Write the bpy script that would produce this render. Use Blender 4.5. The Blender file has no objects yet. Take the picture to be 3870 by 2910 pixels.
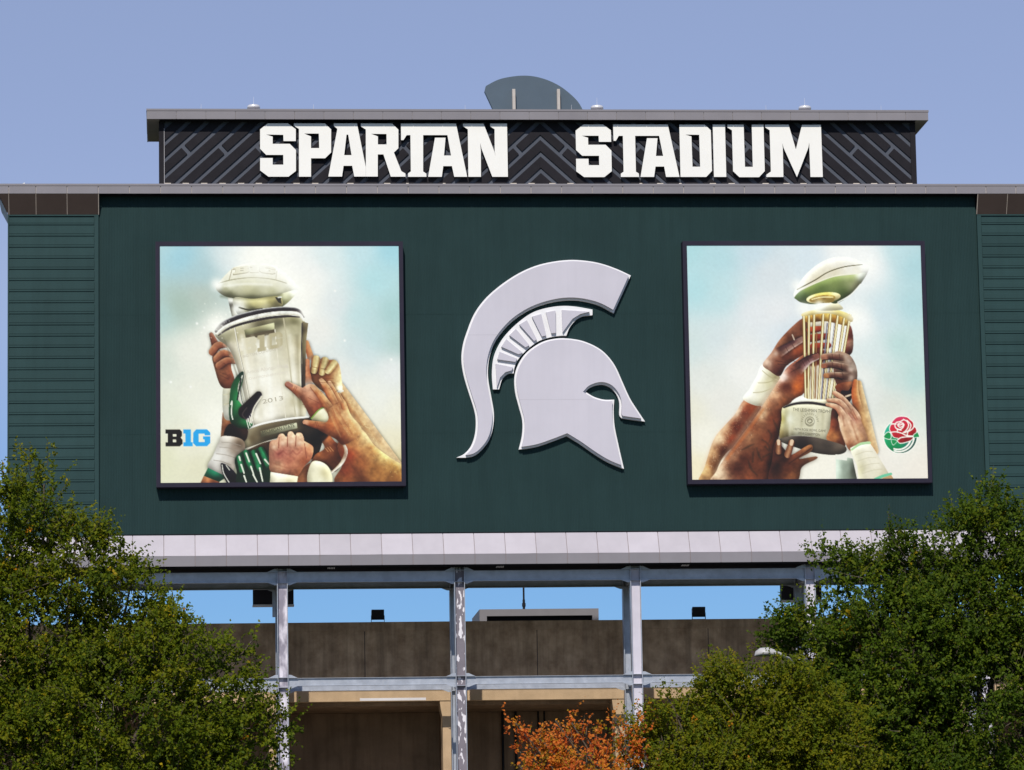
import bpy, bmesh, math, random
import numpy as np
from mathutils import Matrix, Vector
from mathutils.geometry import tessellate_polygon

SC = bpy.context.scene
COL = SC.collection
R = math.radians

# ---------------------------------------------------------------- camera
PW, PH = 3870.0, 2910.0            # size of the photograph
FPX = 15221.07                      # focal length in photograph pixels
EYE = np.array([0.0, -152.21, 1.6])
PITCH, YAW, ROLL = R(8.48926), R(-4.94411), R(-0.96039)
def cam_axes(p, y, r):
    cp, sp, cy, sy = math.cos(p), math.sin(p), math.cos(y), math.sin(y)
    M = np.array([[cy, -sy, 0], [sy, cy, 0], [0, 0, 1]]) @ np.array([[1, 0, 0], [0, cp, -sp], [0, sp, cp]])
    ri, fw, up = M[:, 0], M[:, 1], M[:, 2]
    return ri * math.cos(r) + up * math.sin(r), up * math.cos(r) - ri * math.sin(r), fw
RIGHT, UP, FWD = cam_axes(PITCH, YAW, ROLL)
cam = bpy.data.cameras.new('camera'); camo = bpy.data.objects.new('camera', cam); COL.objects.link(camo)
cam.sensor_width = 36.0; cam.lens = FPX / PW * 36.0; cam.clip_start = 1.0; cam.clip_end = 6000.0
m = Matrix.Identity(4)
for i in range(3):
    m[i][0], m[i][1], m[i][2], m[i][3] = RIGHT[i], UP[i], -FWD[i], EYE[i]
camo.matrix_world = m
SC.camera = camo

# ---------------------------------------------------------------- sky, sun, exposure
SUN_EL, SUN_AZ = R(41.9), R(12.5)   # azimuth: towards the left of the facade's normal, behind the viewer
world = bpy.data.worlds.new('World'); SC.world = world; world.use_nodes = True
nt = world.node_tree; bgn = nt.nodes['Background']
sky = nt.nodes.new('ShaderNodeTexSky'); sky.sky_type = 'NISHITA'; sky.sun_disc = False
sky.sun_elevation = SUN_EL; sky.sun_rotation = math.pi + SUN_AZ
sky.altitude = 250.0; sky.air_density = 1.1; sky.dust_density = 0.0; sky.ozone_density = 5.0
tint = nt.nodes.new('ShaderNodeMix'); tint.data_type = 'RGBA'; tint.blend_type = 'MULTIPLY'; tint.inputs[0].default_value = 1.0
tc = nt.nodes.new('ShaderNodeTexCoord'); sx = nt.nodes.new('ShaderNodeSeparateXYZ'); nt.links.new(tc.outputs['Generated'], sx.inputs[0])
cr = nt.nodes.new('ShaderNodeValToRGB'); nt.links.new(sx.outputs['Z'], cr.inputs[0])
cr.color_ramp.interpolation = 'EASE'                        # clear blue near the horizon, slightly violet higher up, the same all round
el_ = cr.color_ramp.elements; el_[0].position = .098; el_[1].position = .185
el_[0].color = (.33, .45, .64, 1); el_[1].color = (.87, .65, .66, 1)
e3 = el_.new(.33); e3.color = (1.10, .785, .715, 1)
nt.links.new(cr.outputs[0], tint.inputs[7])
nt.links.new(sky.outputs[0], tint.inputs[6]); nt.links.new(tint.outputs[2], bgn.inputs[0]); bgn.inputs[1].default_value = 0.142
sl = bpy.data.lights.new('sun', 'SUN'); sl.energy = 4.0; sl.angle = R(0.53); sl.color = (1.0, 0.95, 0.88)
so = bpy.data.objects.new('sun', sl); COL.objects.link(so)
to_sun = Vector((-math.sin(SUN_AZ) * math.cos(SUN_EL), -math.cos(SUN_AZ) * math.cos(SUN_EL), math.sin(SUN_EL)))
so.rotation_euler = to_sun.to_track_quat('Z', 'Y').to_euler(); so.location = (-30, -120, 90)
SC.view_settings.view_transform = 'Standard'; SC.view_settings.look = 'None'
SC.view_settings.exposure = 0.0; SC.view_settings.gamma = 1.0; SC.view_settings.use_curve_mapping = False
SC.render.engine = 'CYCLES'
SC.render.resolution_x, SC.render.resolution_y = 1024, 770

def at(px, py, y):
    """point of the plane at depth y that the photograph shows at pixel (px, py): used to survey sizes and places"""
    d = FWD * FPX + RIGHT * (px - PW / 2) + UP * (PH / 2 - py)
    t = (y - EYE[1]) / d[1]
    p = EYE + d * t
    return float(p[0]), float(p[2])
def at2(px, py, y): return at(px * PW / 2212.0, py * PW / 2212.0, y)

# ---------------------------------------------------------------- materials
def lin(c): return tuple((x / 12.92 if x <= .04045 else ((x + .055) / 1.055) ** 2.4) for x in [v / 255.0 for v in c])
MATS = {}
def pmat(name, col, rough=.6, var=.12, scale=1.5, metal=0.0, bump=0.0, bscale=40.0, streak=0.0, col2=None, patch=None, spec=.18, streak_col=None, objvar=0.0):
    """procedural paint / metal / concrete: base colour with noise variation, optional vertical streaks, patches and fine relief"""
    mt = bpy.data.materials.new(name); mt.use_nodes = True; MATS[name] = mt
    N = mt.node_tree.nodes; L = mt.node_tree.links; b = N['Principled BSDF']
    geo = N.new('ShaderNodeNewGeometry')
    def noise(sc, det=5.0, vec=None, ro=.6):
        n = N.new('ShaderNodeTexNoise'); n.inputs['Scale'].default_value = sc; n.inputs['Detail'].default_value = det; n.inputs['Roughness'].default_value = ro
        L.new(vec if vec is not None else geo.outputs['Position'], n.inputs['Vector']); return n.outputs['Fac']
    def mapr(v, a, b_, c, d):
        n = N.new('ShaderNodeMapRange'); n.inputs[1].default_value = a; n.inputs[2].default_value = b_; n.inputs[3].default_value = c; n.inputs[4].default_value = d
        L.new(v, n.inputs[0]); return n.outputs[0]
    def mix(f, a, b_):
        n = N.new('ShaderNodeMix'); n.data_type = 'RGBA'
        if hasattr(f, 'is_linked') or hasattr(f, 'links'): L.new(f, n.inputs[0])
        else: n.inputs[0].default_value = f
        for k, v in ((6, a), (7, b_)):
            if isinstance(v, tuple): n.inputs[k].default_value = (*v, 1)
            else: L.new(v, n.inputs[k])
        return n.outputs[2]
    def stretch(sx, sy, sz):
        n = N.new('ShaderNodeVectorMath'); n.operation = 'MULTIPLY'; n.inputs[1].default_value = (sx, sy, sz)
        L.new(geo.outputs['Position'], n.inputs[0]); return n.outputs[0]
    c0 = tuple(v * (1 - var) for v in col); c1 = tuple(min(1, v * (1 + var)) for v in (col2 or col))
    c = mix(mapr(noise(scale), .3, .7, 0, 1), c0, c1)
    if streak:
        s = mapr(noise(1.0, 4, stretch(3.2, 3.2, .22)), .42, .72, 0, streak)
        c = mix(s, c, streak_col or tuple(v * .35 for v in col))
    if patch:
        f, thr, pc, ps = patch
        c = mix(mapr(noise(1.0, 3, stretch(ps[0], ps[0], ps[1]), .5), thr, thr + f, 0, 1), c, pc)
    if objvar:
        oi = N.new('ShaderNodeObjectInfo'); v = mapr(oi.outputs['Random'], 0, 1, 1 - objvar, 1 + objvar)
        n = N.new('ShaderNodeMix'); n.data_type = 'RGBA'; n.blend_type = 'MULTIPLY'; n.inputs[0].default_value = 1.0
        L.new(c, n.inputs[6]); L.new(v, n.inputs[7]); c = n.outputs[2]
    L.new(c, b.inputs['Base Color'])
    b.inputs['Metallic'].default_value = metal; b.inputs['Specular IOR Level'].default_value = spec
    L.new(mapr(noise(scale * 3), .3, .7, max(.02, rough - .08), min(1, rough + .08)), b.inputs['Roughness'])
    if bump:
        bn = N.new('ShaderNodeBump'); bn.inputs['Strength'].default_value = bump; bn.inputs['Distance'].default_value = .02
        L.new(noise(bscale), bn.inputs['Height']); L.new(bn.outputs[0], b.inputs['Normal'])
    return mt
pmat('green_metal', (.0198, .0450, .0452), .6, .09, .35, streak=.45, streak_col=(.0145, .034, .0345), spec=.10)
pmat('green_siding', (.024, .054, .054), .55, .08, .6, streak=.15, spec=.12, objvar=.06)
pmat('grey_metal', (.225, .211, .226), .45, .05, .8, streak=.12, streak_col=(.18, .17, .18), objvar=.04)
pmat('sill_metal', (.47, .435, .465), .38, .05, .9, streak=.16, streak_col=(.38, .35, .385), objvar=.07, spec=.3)
pmat('sill_seam', (.24, .20, .20), .6, .1, 3)
pmat('seam_light', (.52, .47, .44), .6, .1, 3)
pmat('bronze_metal', (.060, .044, .038), .55, .08, 1.0, spec=.12)
pmat('bronze_seam', (.42, .36, .31), .6, .1, 3)
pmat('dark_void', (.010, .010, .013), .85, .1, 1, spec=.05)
pmat('soffit_metal', (.16, .15, .13), .6, .1, 1)
pmat('sign_back', (.080, .088, .110), .6, .10, 1.2, spec=.12)
pmat('sign_plank', (.0185, .0170, .0205), .65, .12, 2.0, spec=.08, objvar=.08)
pmat('white_face', (.83, .81, .755), .4, .02, 1.0, spec=.3)
pmat('letter_side', (.02, .02, .035), .6, .1, 1.0, spec=.1)
pmat('emblem_back', (.76, .75, .75), .45, .04, 1.0)
pmat('emblem_face', (.535, .51, .56), .45, .05, .35, streak=.25, streak_col=(.46, .44, .49), spec=.2)
pmat('frame_paint', (.022, .019, .034), .5, .1, 1.5, spec=.15)
pmat('steel', (.40, .42, .46), .45, .14, 2.5, metal=.45, streak=.2, streak_col=(.30, .32, .36), bump=.05)
pmat('steel_patchy', (.20, .18, .205), .55, .10, 2.5, metal=.1, patch=(.03, .565, (.74, .71, .74), (7.0, 2.6)))  # darker steel with crisp-edged pale noise patches
pmat('steel_mottled', (.27, .25, .30), .55, .10, 2.5, metal=.1, patch=(.22, .42, (.72, .68, .74), (3.2, 1.5)))
pmat('steel_pale', (.60, .57, .63), .5, .06, 1.5, metal=.1, streak=.2, streak_col=(.46, .44, .5))
pmat('concrete', (.36, .228, .130), .95, .26, 1.6, bump=.6, bscale=20, streak=.55, streak_col=(.12, .082, .052), col2=(.43, .295, .178), spec=.03)  # parapet's shade is mixed into this darker base; streaks are weathering
pmat('concrete_sunlit', (.47, .335, .205), .95, .12, 1.6, bump=.4, bscale=26, streak=.14, spec=.03)  # same concrete with sunlight painted in as a lighter base
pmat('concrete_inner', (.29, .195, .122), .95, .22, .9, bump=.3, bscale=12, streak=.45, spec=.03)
pmat('slate_metal', (.085, .115, .145), .5, .06, 1.0, spec=.15)
pmat('post_metal', (.46, .42, .38), .5, .08, 4)
pmat('bright_metal', (.86, .84, .84), .25, .04, 4, metal=.35, spec=.5)
pmat('black_metal', (.012, .012, .014), .5, .2, 6)
pmat('flashing_metal', (.62, .55, .46), .5, .1, 6)
pmat('cabin_trim', (.21, .20, .21), .6, .05, 2)
pmat('cabin_wall', (.040, .036, .042), .7, .15, 1.2, streak=.3, spec=.1)
pmat('joint_grey', (.40, .38, .41), .6, .05, 2)
pmat('pale_trim', (.62, .60, .61), .6, .06, 2)
pmat('dark_panel', (.03, .027, .032), .7, .15, 1.2, streak=.3, spec=.1)
pmat('lamp_white', (.44, .43, .42), .35, .06, 8)
pmat('bark', (.095, .075, .055), .95, .3, 12, bump=.6, bscale=30)
pmat('ground_grass', (.045, .075, .02), .95, .35, .35, bump=.4, bscale=9, col2=(.075, .085, .03))
pmat('asphalt', (.05, .05, .052), .9, .2, 2.5, bump=.3, bscale=60)
pmat('kerb_concrete', (.34, .32, .29), .9, .15, 2)

# ---------------------------------------------------------------- mesh helpers
WLOC = {}
def link(o, parent=None, loc=(0, 0, 0)):
    COL.objects.link(o); WLOC[o.name] = Vector(loc)
    if parent is not None:
        o.parent = parent; o.location = Vector(loc) - WLOC[parent.name]
    else: o.location = loc
    return o
def thing(name, label, cat, loc=(0, 0, 0), group=None):
    o = bpy.data.objects.new(name, None); o.empty_display_size = .3
    link(o, None, loc); return tag(o, label, cat, group)
def tag(o, label=None, cat=None, group=None, kind=None):
    for k, v in (('label', label), ('category', cat), ('group', group), ('kind', kind)):
        if v: o[k] = v
    return o
class MB:
    def __init__(s): s.v = []; s.f = []; s.mi = []
    def add(s, vs, fs, mi=0):
        k = len(s.v); s.v += [tuple(v) for v in vs]; s.f += [tuple(i + k for i in f) for f in fs]; s.mi += [mi] * len(fs); return s
    def box(s, x0, x1, y0, y1, z0, z1, mi=0):
        vs = [(x0, y0, z0), (x1, y0, z0), (x1, y1, z0), (x0, y1, z0), (x0, y0, z1), (x1, y0, z1), (x1, y1, z1), (x0, y1, z1)]
        return s.add(vs, [(0, 3, 2, 1), (4, 5, 6, 7), (0, 1, 5, 4), (1, 2, 6, 5), (2, 3, 7, 6), (3, 0, 4, 7)], mi)
    def prism_y(s, poly, y0, y1, holes=(), mi=0, side=None):
        """polygon in (x, z) pushed from the front y0 back to y1"""
        side = mi if side is None else side
        loops = [list(poly)] + [list(h) for h in holes]
        tri = tessellate_polygon([[Vector((a, b, 0)) for a, b in l] for l in loops])
        flat = [p for l in loops for p in l]; n = len(flat)
        k = len(s.v); s.v += [(a, y0, b) for a, b in flat] + [(a, y1, b) for a, b in flat]
        for t in tri:
            (ax, az), (bx, bz), (cx, cz) = (flat[i] for i in t)
            ccw = (bx - ax) * (cz - az) - (bz - az) * (cx - ax) > 0
            a, b, c = t if ccw else (t[0], t[2], t[1])
            s.f += [(k + a, k + b, k + c), (k + n + a, k + n + c, k + n + b)]; s.mi += [mi, side]
        o = 0
        for li, l in enumerate(loops):
            ar = sum(l[i - 1][0] * l[i][1] - l[i][0] * l[i - 1][1] for i in range(len(l)))
            fwd = (ar > 0) == (li == 0)
            for i in range(len(l)):
                a = k + o + i; b = k + o + (i + 1) % len(l)
                s.f.append((a, a + n, b + n, b) if fwd else (a, b, b + n, a + n)); s.mi.append(side)
            o += len(l)
        return s
    def prism_x(s, sec, x0, x1, mi=0):
        """cross-section in (y, z) run along x"""
        n = len(sec); k = len(s.v)
        s.v += [(x0, a, b) for a, b in sec] + [(x1, a, b) for a, b in sec]
        ar = sum(sec[i - 1][0] * sec[i][1] - sec[i][0] * sec[i - 1][1] for i in range(n))
        for i in range(n):
            a, b = k + i, k + (i + 1) % n
            s.f.append((a, b, b + n, a + n) if ar < 0 else (a, a + n, b + n, b)); s.mi.append(mi)
        for t in tessellate_polygon([[Vector((a, b, 0)) for a, b in sec]]):
            s.f += [tuple(k + i for i in t), tuple(k + n + i for i in reversed(t))]; s.mi += [mi, mi]
        return s
    def tube(s, pts, rad, n=8, mi=0, cap=True):
        k = len(s.v); P = [Vector(p) for p in pts]; up = Vector((.13, .31, .94)).normalized()
        for i, p in enumerate(P):
            d = (P[min(i + 1, len(P) - 1)] - P[max(i - 1, 0)]).normalized()
            a = d.cross(up if abs(d.dot(up)) < .97 else Vector((1, 0, 0))).normalized(); b = d.cross(a)
            for j in range(n):
                t = 2 * math.pi * j / n; s.v.append(tuple(p + (a * math.cos(t) + b * math.sin(t)) * rad[i]))
        for i in range(len(P) - 1):
            for j in range(n):
                q = k + i * n + j; r_ = k + i * n + (j + 1) % n
                s.f.append((q, q + n, r_ + n, r_)); s.mi.append(mi)
        if cap:
            s.f += [tuple(k + j for j in range(n)), tuple(k + (len(P) - 1) * n + j for j in reversed(range(n)))]; s.mi += [mi, mi]
        return s
    def lathe(s, prof, cx, cy, z0, n=20, mi=0):
        """profile of (radius, height) turned about a vertical axis"""
        k = len(s.v)
        for r_, h in prof:
            for j in range(n):
                t = 2 * math.pi * j / n; s.v.append((cx + r_ * math.cos(t), cy + r_ * math.sin(t), z0 + h))
        for i in range(len(prof) - 1):
            for j in range(n):
                a = k + i * n + j; b = k + i * n + (j + 1) % n
                s.f.append((a, b, b + n, a + n)); s.mi.append(mi)
        return s
    def mesh(s, name, mats):
        me = bpy.data.meshes.new(name); me.from_pydata(s.v, [], s.f)
        for mt in (mats if isinstance(mats, (list, tuple)) else [mats]): me.materials.append(MATS[mt] if isinstance(mt, str) else mt)
        if any(s.mi): me.polygons.foreach_set('material_index', s.mi)
        me.update(); return me
    def build(s, name, mats, parent=None, loc=(0, 0, 0)):
        """link as one object; vertices are given in world space"""
        if loc != (0, 0, 0): s.v = [(a - loc[0], b - loc[1], c - loc[2]) for a, b, c in s.v]
        return link(bpy.data.objects.new(name, s.mesh(name, mats)), parent, loc)
def smooth_shade(o):
    o.data.polygons.foreach_set('use_smooth', [True] * len(o.data.polygons)); o.data.update(); return o
def copies(name, me, parent, locs):
    return [link(bpy.data.objects.new(name, me), parent, l) for l in locs]
def catmull(P, k=5, closed=True, sharp=()):
    """smooth a closed outline; corners whose index is in sharp stay sharp"""
    n = len(P); out = []
    P = [np.array(p, float) for p in P]
    for i in range(n):
        p1, p2 = P[i], P[(i + 1) % n]
        p0 = p1 * 2 - p2 if i in sharp else P[i - 1]
        p3 = p2 * 2 - p1 if (i + 1) % n in sharp else P[(i + 2) % n]
        for j in range(k):
            t = j / k
            out.append(tuple(.5 * (2 * p1 + (p2 - p0) * t + (2 * p0 - 5 * p1 + 4 * p2 - p3) * t * t + (3 * p1 - p0 - 3 * p2 + p3) * t ** 3)))
    return out
def clip_poly(poly, half):
    """cut a convex polygon by half planes (a, b, c): a x + b z <= c"""
    for a, b, c in half:
        out = []
        for i in range(len(poly)):
            p, q = poly[i - 1], poly[i]; dp, dq = a * p[0] + b * p[1] - c, a * q[0] + b * q[1] - c
            if dp <= 0 < dq or dq <= 0 < dp:
                t = dp / (dp - dq); out.append((p[0] + (q[0] - p[0]) * t, p[1] + (q[1] - p[1]) * t))
            if dq <= 0: out.append(q)
        poly = out
        if len(poly) < 3: return []
    return poly
def inset(poly, d, lim=7.0):
    """move an outline inwards by d"""
    n = len(poly); ar = sum(poly[i - 1][0] * poly[i][1] - poly[i][0] * poly[i - 1][1] for i in range(n)); sg = 1 if ar > 0 else -1
    out = []
    for i in range(n):
        p0, p1, p2 = Vector(poly[i - 1]), Vector(poly[i]), Vector(poly[(i + 1) % n])
        e1 = (p1 - p0).normalized() if (p1 - p0).length > 1e-6 else (p2 - p1).normalized()
        e2 = (p2 - p1).normalized() if (p2 - p1).length > 1e-6 else e1
        n1 = Vector((-e1.y, e1.x)) * sg; n2 = Vector((-e2.y, e2.x)) * sg
        b = n1 + n2
        b = b / max(b.length, 1e-6); c = max(b.dot(n1), 1 / lim)
        out.append(p1 + b * (d / c))
    def dist(p):                      # points that fell nearer to another edge are dropped (narrow tips)
        best = 1e9
        for i in range(n):
            a, c = Vector(poly[i - 1]), Vector(poly[i]); e = c - a; l2 = e.length_squared
            t = 0 if l2 == 0 else max(0, min(1, (p - a).dot(e) / l2)); best = min(best, (p - a - e * t).length)
        return best
    return [tuple(p) for p in out if dist(p) > d * .94]
# ---------------------------------------------------------------- printed artwork (flat colours of the two prints)
class Print:
    """A flat printed picture, held as a grid of ink colours; coordinates follow the picture's own layout."""
    def __init__(s, n, tf):
        s.n = n; s.tf = tf
        yy, xx = np.mgrid[0:n, 0:n]
        s.px = xx + 0.0; s.py = yy + 0.0
        s.im = np.zeros((n, n, 3))
        rng = np.random.default_rng(9); t = np.zeros((n, n))
        for r, a in ((1, .8), (2, 1.0), (5, .9), (11, .8)):
            q = Print.blur(rng.normal(0, 1, (n, n)), r); t += q / q.std() * a
        s.tex = t / t.std(); s.thin = .9
    def T(s, pts):
        return np.array([s.tf(x, y) for x, y in pts]) * (s.n - 1)
    def K(s):
        a = s.tf(500, 800); b = s.tf(600, 800)
        return abs(b[0] - a[0]) * (s.n - 1) / 100.0
    def shep(s, cps, X, Y, p=2.6, e=22.0):
        P = s.T([(c[0], c[1]) for c in cps]); col = np.array([c[2] for c in cps]) / 255.0
        num = np.zeros(X.shape + (3,)); den = np.zeros(X.shape)
        for (x, y), c in zip(P, col):
            w = 1.0 / ((X - x) ** 2 + (Y - y) ** 2 + e) ** (p / 2)
            num += w[..., None] * c; den += w
        return num / den[..., None]
    def bg(s, cps):
        s.im = s.shep(cps, s.px, s.py, 3.4, 500.0)
    def box(s, P, m):
        n = s.n
        x0 = int(max(0, P[:, 0].min() - m)); x1 = int(min(n, P[:, 0].max() + m + 2))
        y0 = int(max(0, P[:, 1].min() - m)); y1 = int(min(n, P[:, 1].max() + m + 2))
        return x0, x1, y0, y1
    @staticmethod
    def smooth(P, closed=True, k=6):
        n = len(P); out = []
        rng = range(n if closed else n - 1)
        for i in rng:
            if closed: p0, p1, p2, p3 = P[i - 1], P[i], P[(i + 1) % n], P[(i + 2) % n]
            else: p0, p1, p2, p3 = P[max(i - 1, 0)], P[i], P[i + 1], P[min(i + 2, n - 1)]
            for j in range(k):
                t = j / k
                out.append(0.5 * ((2 * p1) + (p2 - p0) * t + (2 * p0 - 5 * p1 + 4 * p2 - p3) * t * t + (3 * p1 - p0 - 3 * p2 + p3) * t ** 3))
        if not closed: out.append(P[-1])
        return np.array(out)
    def mask(s, P, bx, soft):
        x0, x1, y0, y1 = bx; ss = 3
        n = len(P); acc = np.zeros((y1 - y0, x1 - x0))
        for a in range(ss):
            for b in range(ss):
                X = s.px[y0:y1, x0:x1] + (a + .5) / ss - .5; Y = s.py[y0:y1, x0:x1] + (b + .5) / ss - .5
                ins = np.zeros(X.shape, bool)
                for i in range(n):
                    xa, ya = P[i - 1]; xb, yb = P[i]
                    if ya == yb: continue
                    c = ((ya > Y) != (yb > Y))
                    ins ^= c & (X < (xb - xa) * (Y - ya) / (yb - ya) + xa)
                acc += ins
        acc /= ss * ss
        return s.blur(acc, soft) if soft else acc
    @staticmethod
    def blur(a, r):
        for _ in range(2):
            k = int(r); 
            if k < 1: break
            c = np.cumsum(np.pad(a, ((k + 1, k), (0, 0)), mode='edge'), 0); a = (c[2 * k + 1:] - c[:-2 * k - 1]) / (2 * k + 1)
            c = np.cumsum(np.pad(a, ((0, 0), (k + 1, k)), mode='edge'), 1); a = (c[:, 2 * k + 1:] - c[:, :-2 * k - 1]) / (2 * k + 1)
        return a
    lit = (.7, -1.0)
    def shape(s, pts, col, sm=True, soft=0, a=1.0, rel=.52, shd=0, tex=None):
        P = s.T(pts)
        if sm: P = s.smooth(P)
        rw = 0 if isinstance(col, tuple) else 5
        bx = s.box(P, 2 + 2 * soft + 3 * rw); x0, x1, y0, y1 = bx
        if x1 <= x0 or y1 <= y0: return
        m = s.mask(P, bx, soft) * a
        if isinstance(col, tuple): c = np.array(col) / 255.0
        else:
            c = s.shep(col, s.px[y0:y1, x0:x1], s.py[y0:y1, x0:x1])
            if tex is None: mc = np.mean([q[2] for q in col], 0); tex = .065 if (mc[0] > mc[1] * 1.2 and mc[0] > mc[2] * 1.35) else .012
            B = s.blur(m, rw); dx, dy = int(round(s.lit[0] * 4)), int(round(s.lit[1] * 4))
            Q = np.pad(B, 6, mode='edge'); h, w = B.shape
            e = Q[6 + dy:6 + dy + h, 6 + dx:6 + dx + w] - Q[6 - dy:6 - dy + h, 6 - dx:6 - dx + w]
            c = c * (1 - e * rel)[..., None] * (1 + tex * s.tex[y0:y1, x0:x1])[..., None]
        r = s.im[y0:y1, x0:x1]
        if rw and shd: r = r * (1 - shd * s.blur(m, 4))[..., None]
        s.im[y0:y1, x0:x1] = r * (1 - m[..., None]) + c * m[..., None]
    def stroke(s, pts, rad, cols, a=1.0, sm=True, soft=.8, tip=None, fd=None):
        """tapered stroke; cols run across it from its left side to its right side"""
        k = s.K(); P = s.T(pts); R = np.array(rad if hasattr(rad, '__len__') else [rad] * len(pts), float) * k
        if not isinstance(cols, tuple) and 13 * k < R.max() < 37 * k: R = R * s.thin
        if sm and len(P) > 2:
            Q = s.smooth(np.column_stack([P, R]), False, 5); P, R = Q[:, :2], Q[:, 2]
        bx = s.box(P, R.max() + 3); x0, x1, y0, y1 = bx
        if x1 <= x0 or y1 <= y0: return
        X = s.px[y0:y1, x0:x1]; Y = s.py[y0:y1, x0:x1]
        best = np.full(X.shape, 1e9); lat = np.zeros(X.shape); rr = np.ones(X.shape); al = np.zeros(X.shape)
        n = len(P) - 1
        for i in range(n):
            d = P[i + 1] - P[i]; L2 = (d ** 2).sum() + 1e-9
            t = np.clip(((X - P[i, 0]) * d[0] + (Y - P[i, 1]) * d[1]) / L2, 0, 1)
            dx = X - P[i, 0] - t * d[0]; dy = Y - P[i, 1] - t * d[1]
            r = R[i] + (R[i + 1] - R[i]) * t; dist = np.hypot(dx, dy) - r
            lt = (d[0] * dy - d[1] * dx) / math.sqrt(L2) / r
            u = dist < best
            best = np.where(u, dist, best); lat = np.where(u, lt, lat); rr = np.where(u, r, rr); al = np.where(u, (i + t) / n, al)
        m = np.clip(.5 - best / soft, 0, 1) * a
        if fd is None: fd = .34 if (not isinstance(cols, tuple) and len(pts) == 3 and R.max() > 19 * k) else 0
        if fd: m = m * np.clip((1 - al) / fd, 0, 1) ** .8
        if isinstance(cols, tuple): c = np.array(cols) / 255.0
        else:
            ca = np.array(cols) / 255.0; q = (np.clip(lat, -1, 1) + 1) / 2 * (len(ca) - 1)
            i0 = np.clip(q.astype(int), 0, len(ca) - 2); fr = (q - i0)[..., None]; fr = fr * fr * (3 - 2 * fr)
            c = ca[i0] * (1 - fr) + ca[i0 + 1] * fr
            if tip is not None:
                w = np.clip((.3 - al) / .15, 0, 1)[..., None] * (np.abs(lat) < .75)[..., None] * .8
                c = c * (1 - w) + np.array(tip) / 255.0 * w
            if R.max() > 10 * k: c = c * (1 + .06 * s.tex[y0:y1, x0:x1])[..., None]
        r_ = s.im[y0:y1, x0:x1]
        if not isinstance(cols, tuple) and R.max() > 13 * k and len(pts) < 5: r_ = r_ * (1 - .55 * s.blur(m, 3))[..., None]
        s.im[y0:y1, x0:x1] = r_ * (1 - m[..., None]) + c * m[..., None]
    def glow(s, x, y, r, col, a):
        P = s.T([(x, y)])[0]; r = r * s.K()
        w = np.exp(-((s.px - P[0]) ** 2 + (s.py - P[1]) ** 2) / (r * r))[..., None] * a
        s.im = s.im * (1 - w) + np.array(col) / 255.0 * w
    def done(s):
        rng = np.random.default_rng(4)
        g = Print.blur(rng.normal(0, 1, (s.n, s.n)), 1)
        im = np.clip(s.im, 0, 1); im = im * .45 + (im * im * (3 - 2 * im)) * .55
        l = im @ np.array([.3, .55, .15]); im = l[..., None] + (im - l[..., None]) * .88
        w = np.clip((im[..., 0] - im[..., 2] - .16) / .2, 0, 1) * np.clip((im[..., 0] - im[..., 1] - .02) / .1, 0, 1); l = im @ np.array([.34, .5, .16])
        im = im + (l[..., None] * np.array([1.03, .98, .93]) - im) * (w * .08)[..., None]; im = im * (1 - .07 * w)[..., None]
        im = im * np.array([.985, .99, .955])
        return np.clip(im * (1 + g[..., None] * .022), 0, 1)

def logo_letters(p, f, cb, c1):
    B = [(92, 915), (290, 915), (318, 945), (318, 1000), (300, 1025), (325, 1055), (325, 1110), (290, 1142), (95, 1142), (95, 1088), (125, 1088), (125, 970), (92, 970)]
    h1 = [(195, 978), (240, 978), (240, 1008), (195, 1008)]; h2 = [(195, 1050), (240, 1050), (240, 1085), (195, 1085)]
    one = [(335, 915), (440, 915), (440, 1088), (465, 1088), (465, 1142), (335, 1142), (335, 1088), (365, 1088), (365, 970), (335, 970)]
    G = [(470, 960), (510, 915), (660, 915), (703, 960), (703, 995), (625, 995), (625, 972), (545, 972), (545, 1085), (625, 1085), (625, 1050), (605, 1050), (605, 1008), (703, 1008), (703, 1100), (660, 1142), (510, 1142), (470, 1100)]
    # the two counters are bridged into the outline so that they stay open
    Bh = B[:1] + h1[:1] + h1[::-1] + B[:1] + h2[:1] + h2[::-1] + B
    p.shape([f(x, y) for x, y in Bh], cb, sm=False)
    p.shape([f(x, y) for x, y in one], c1, sm=False)
    p.shape([f(x, y) for x, y in G], c1, sm=False)

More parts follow.
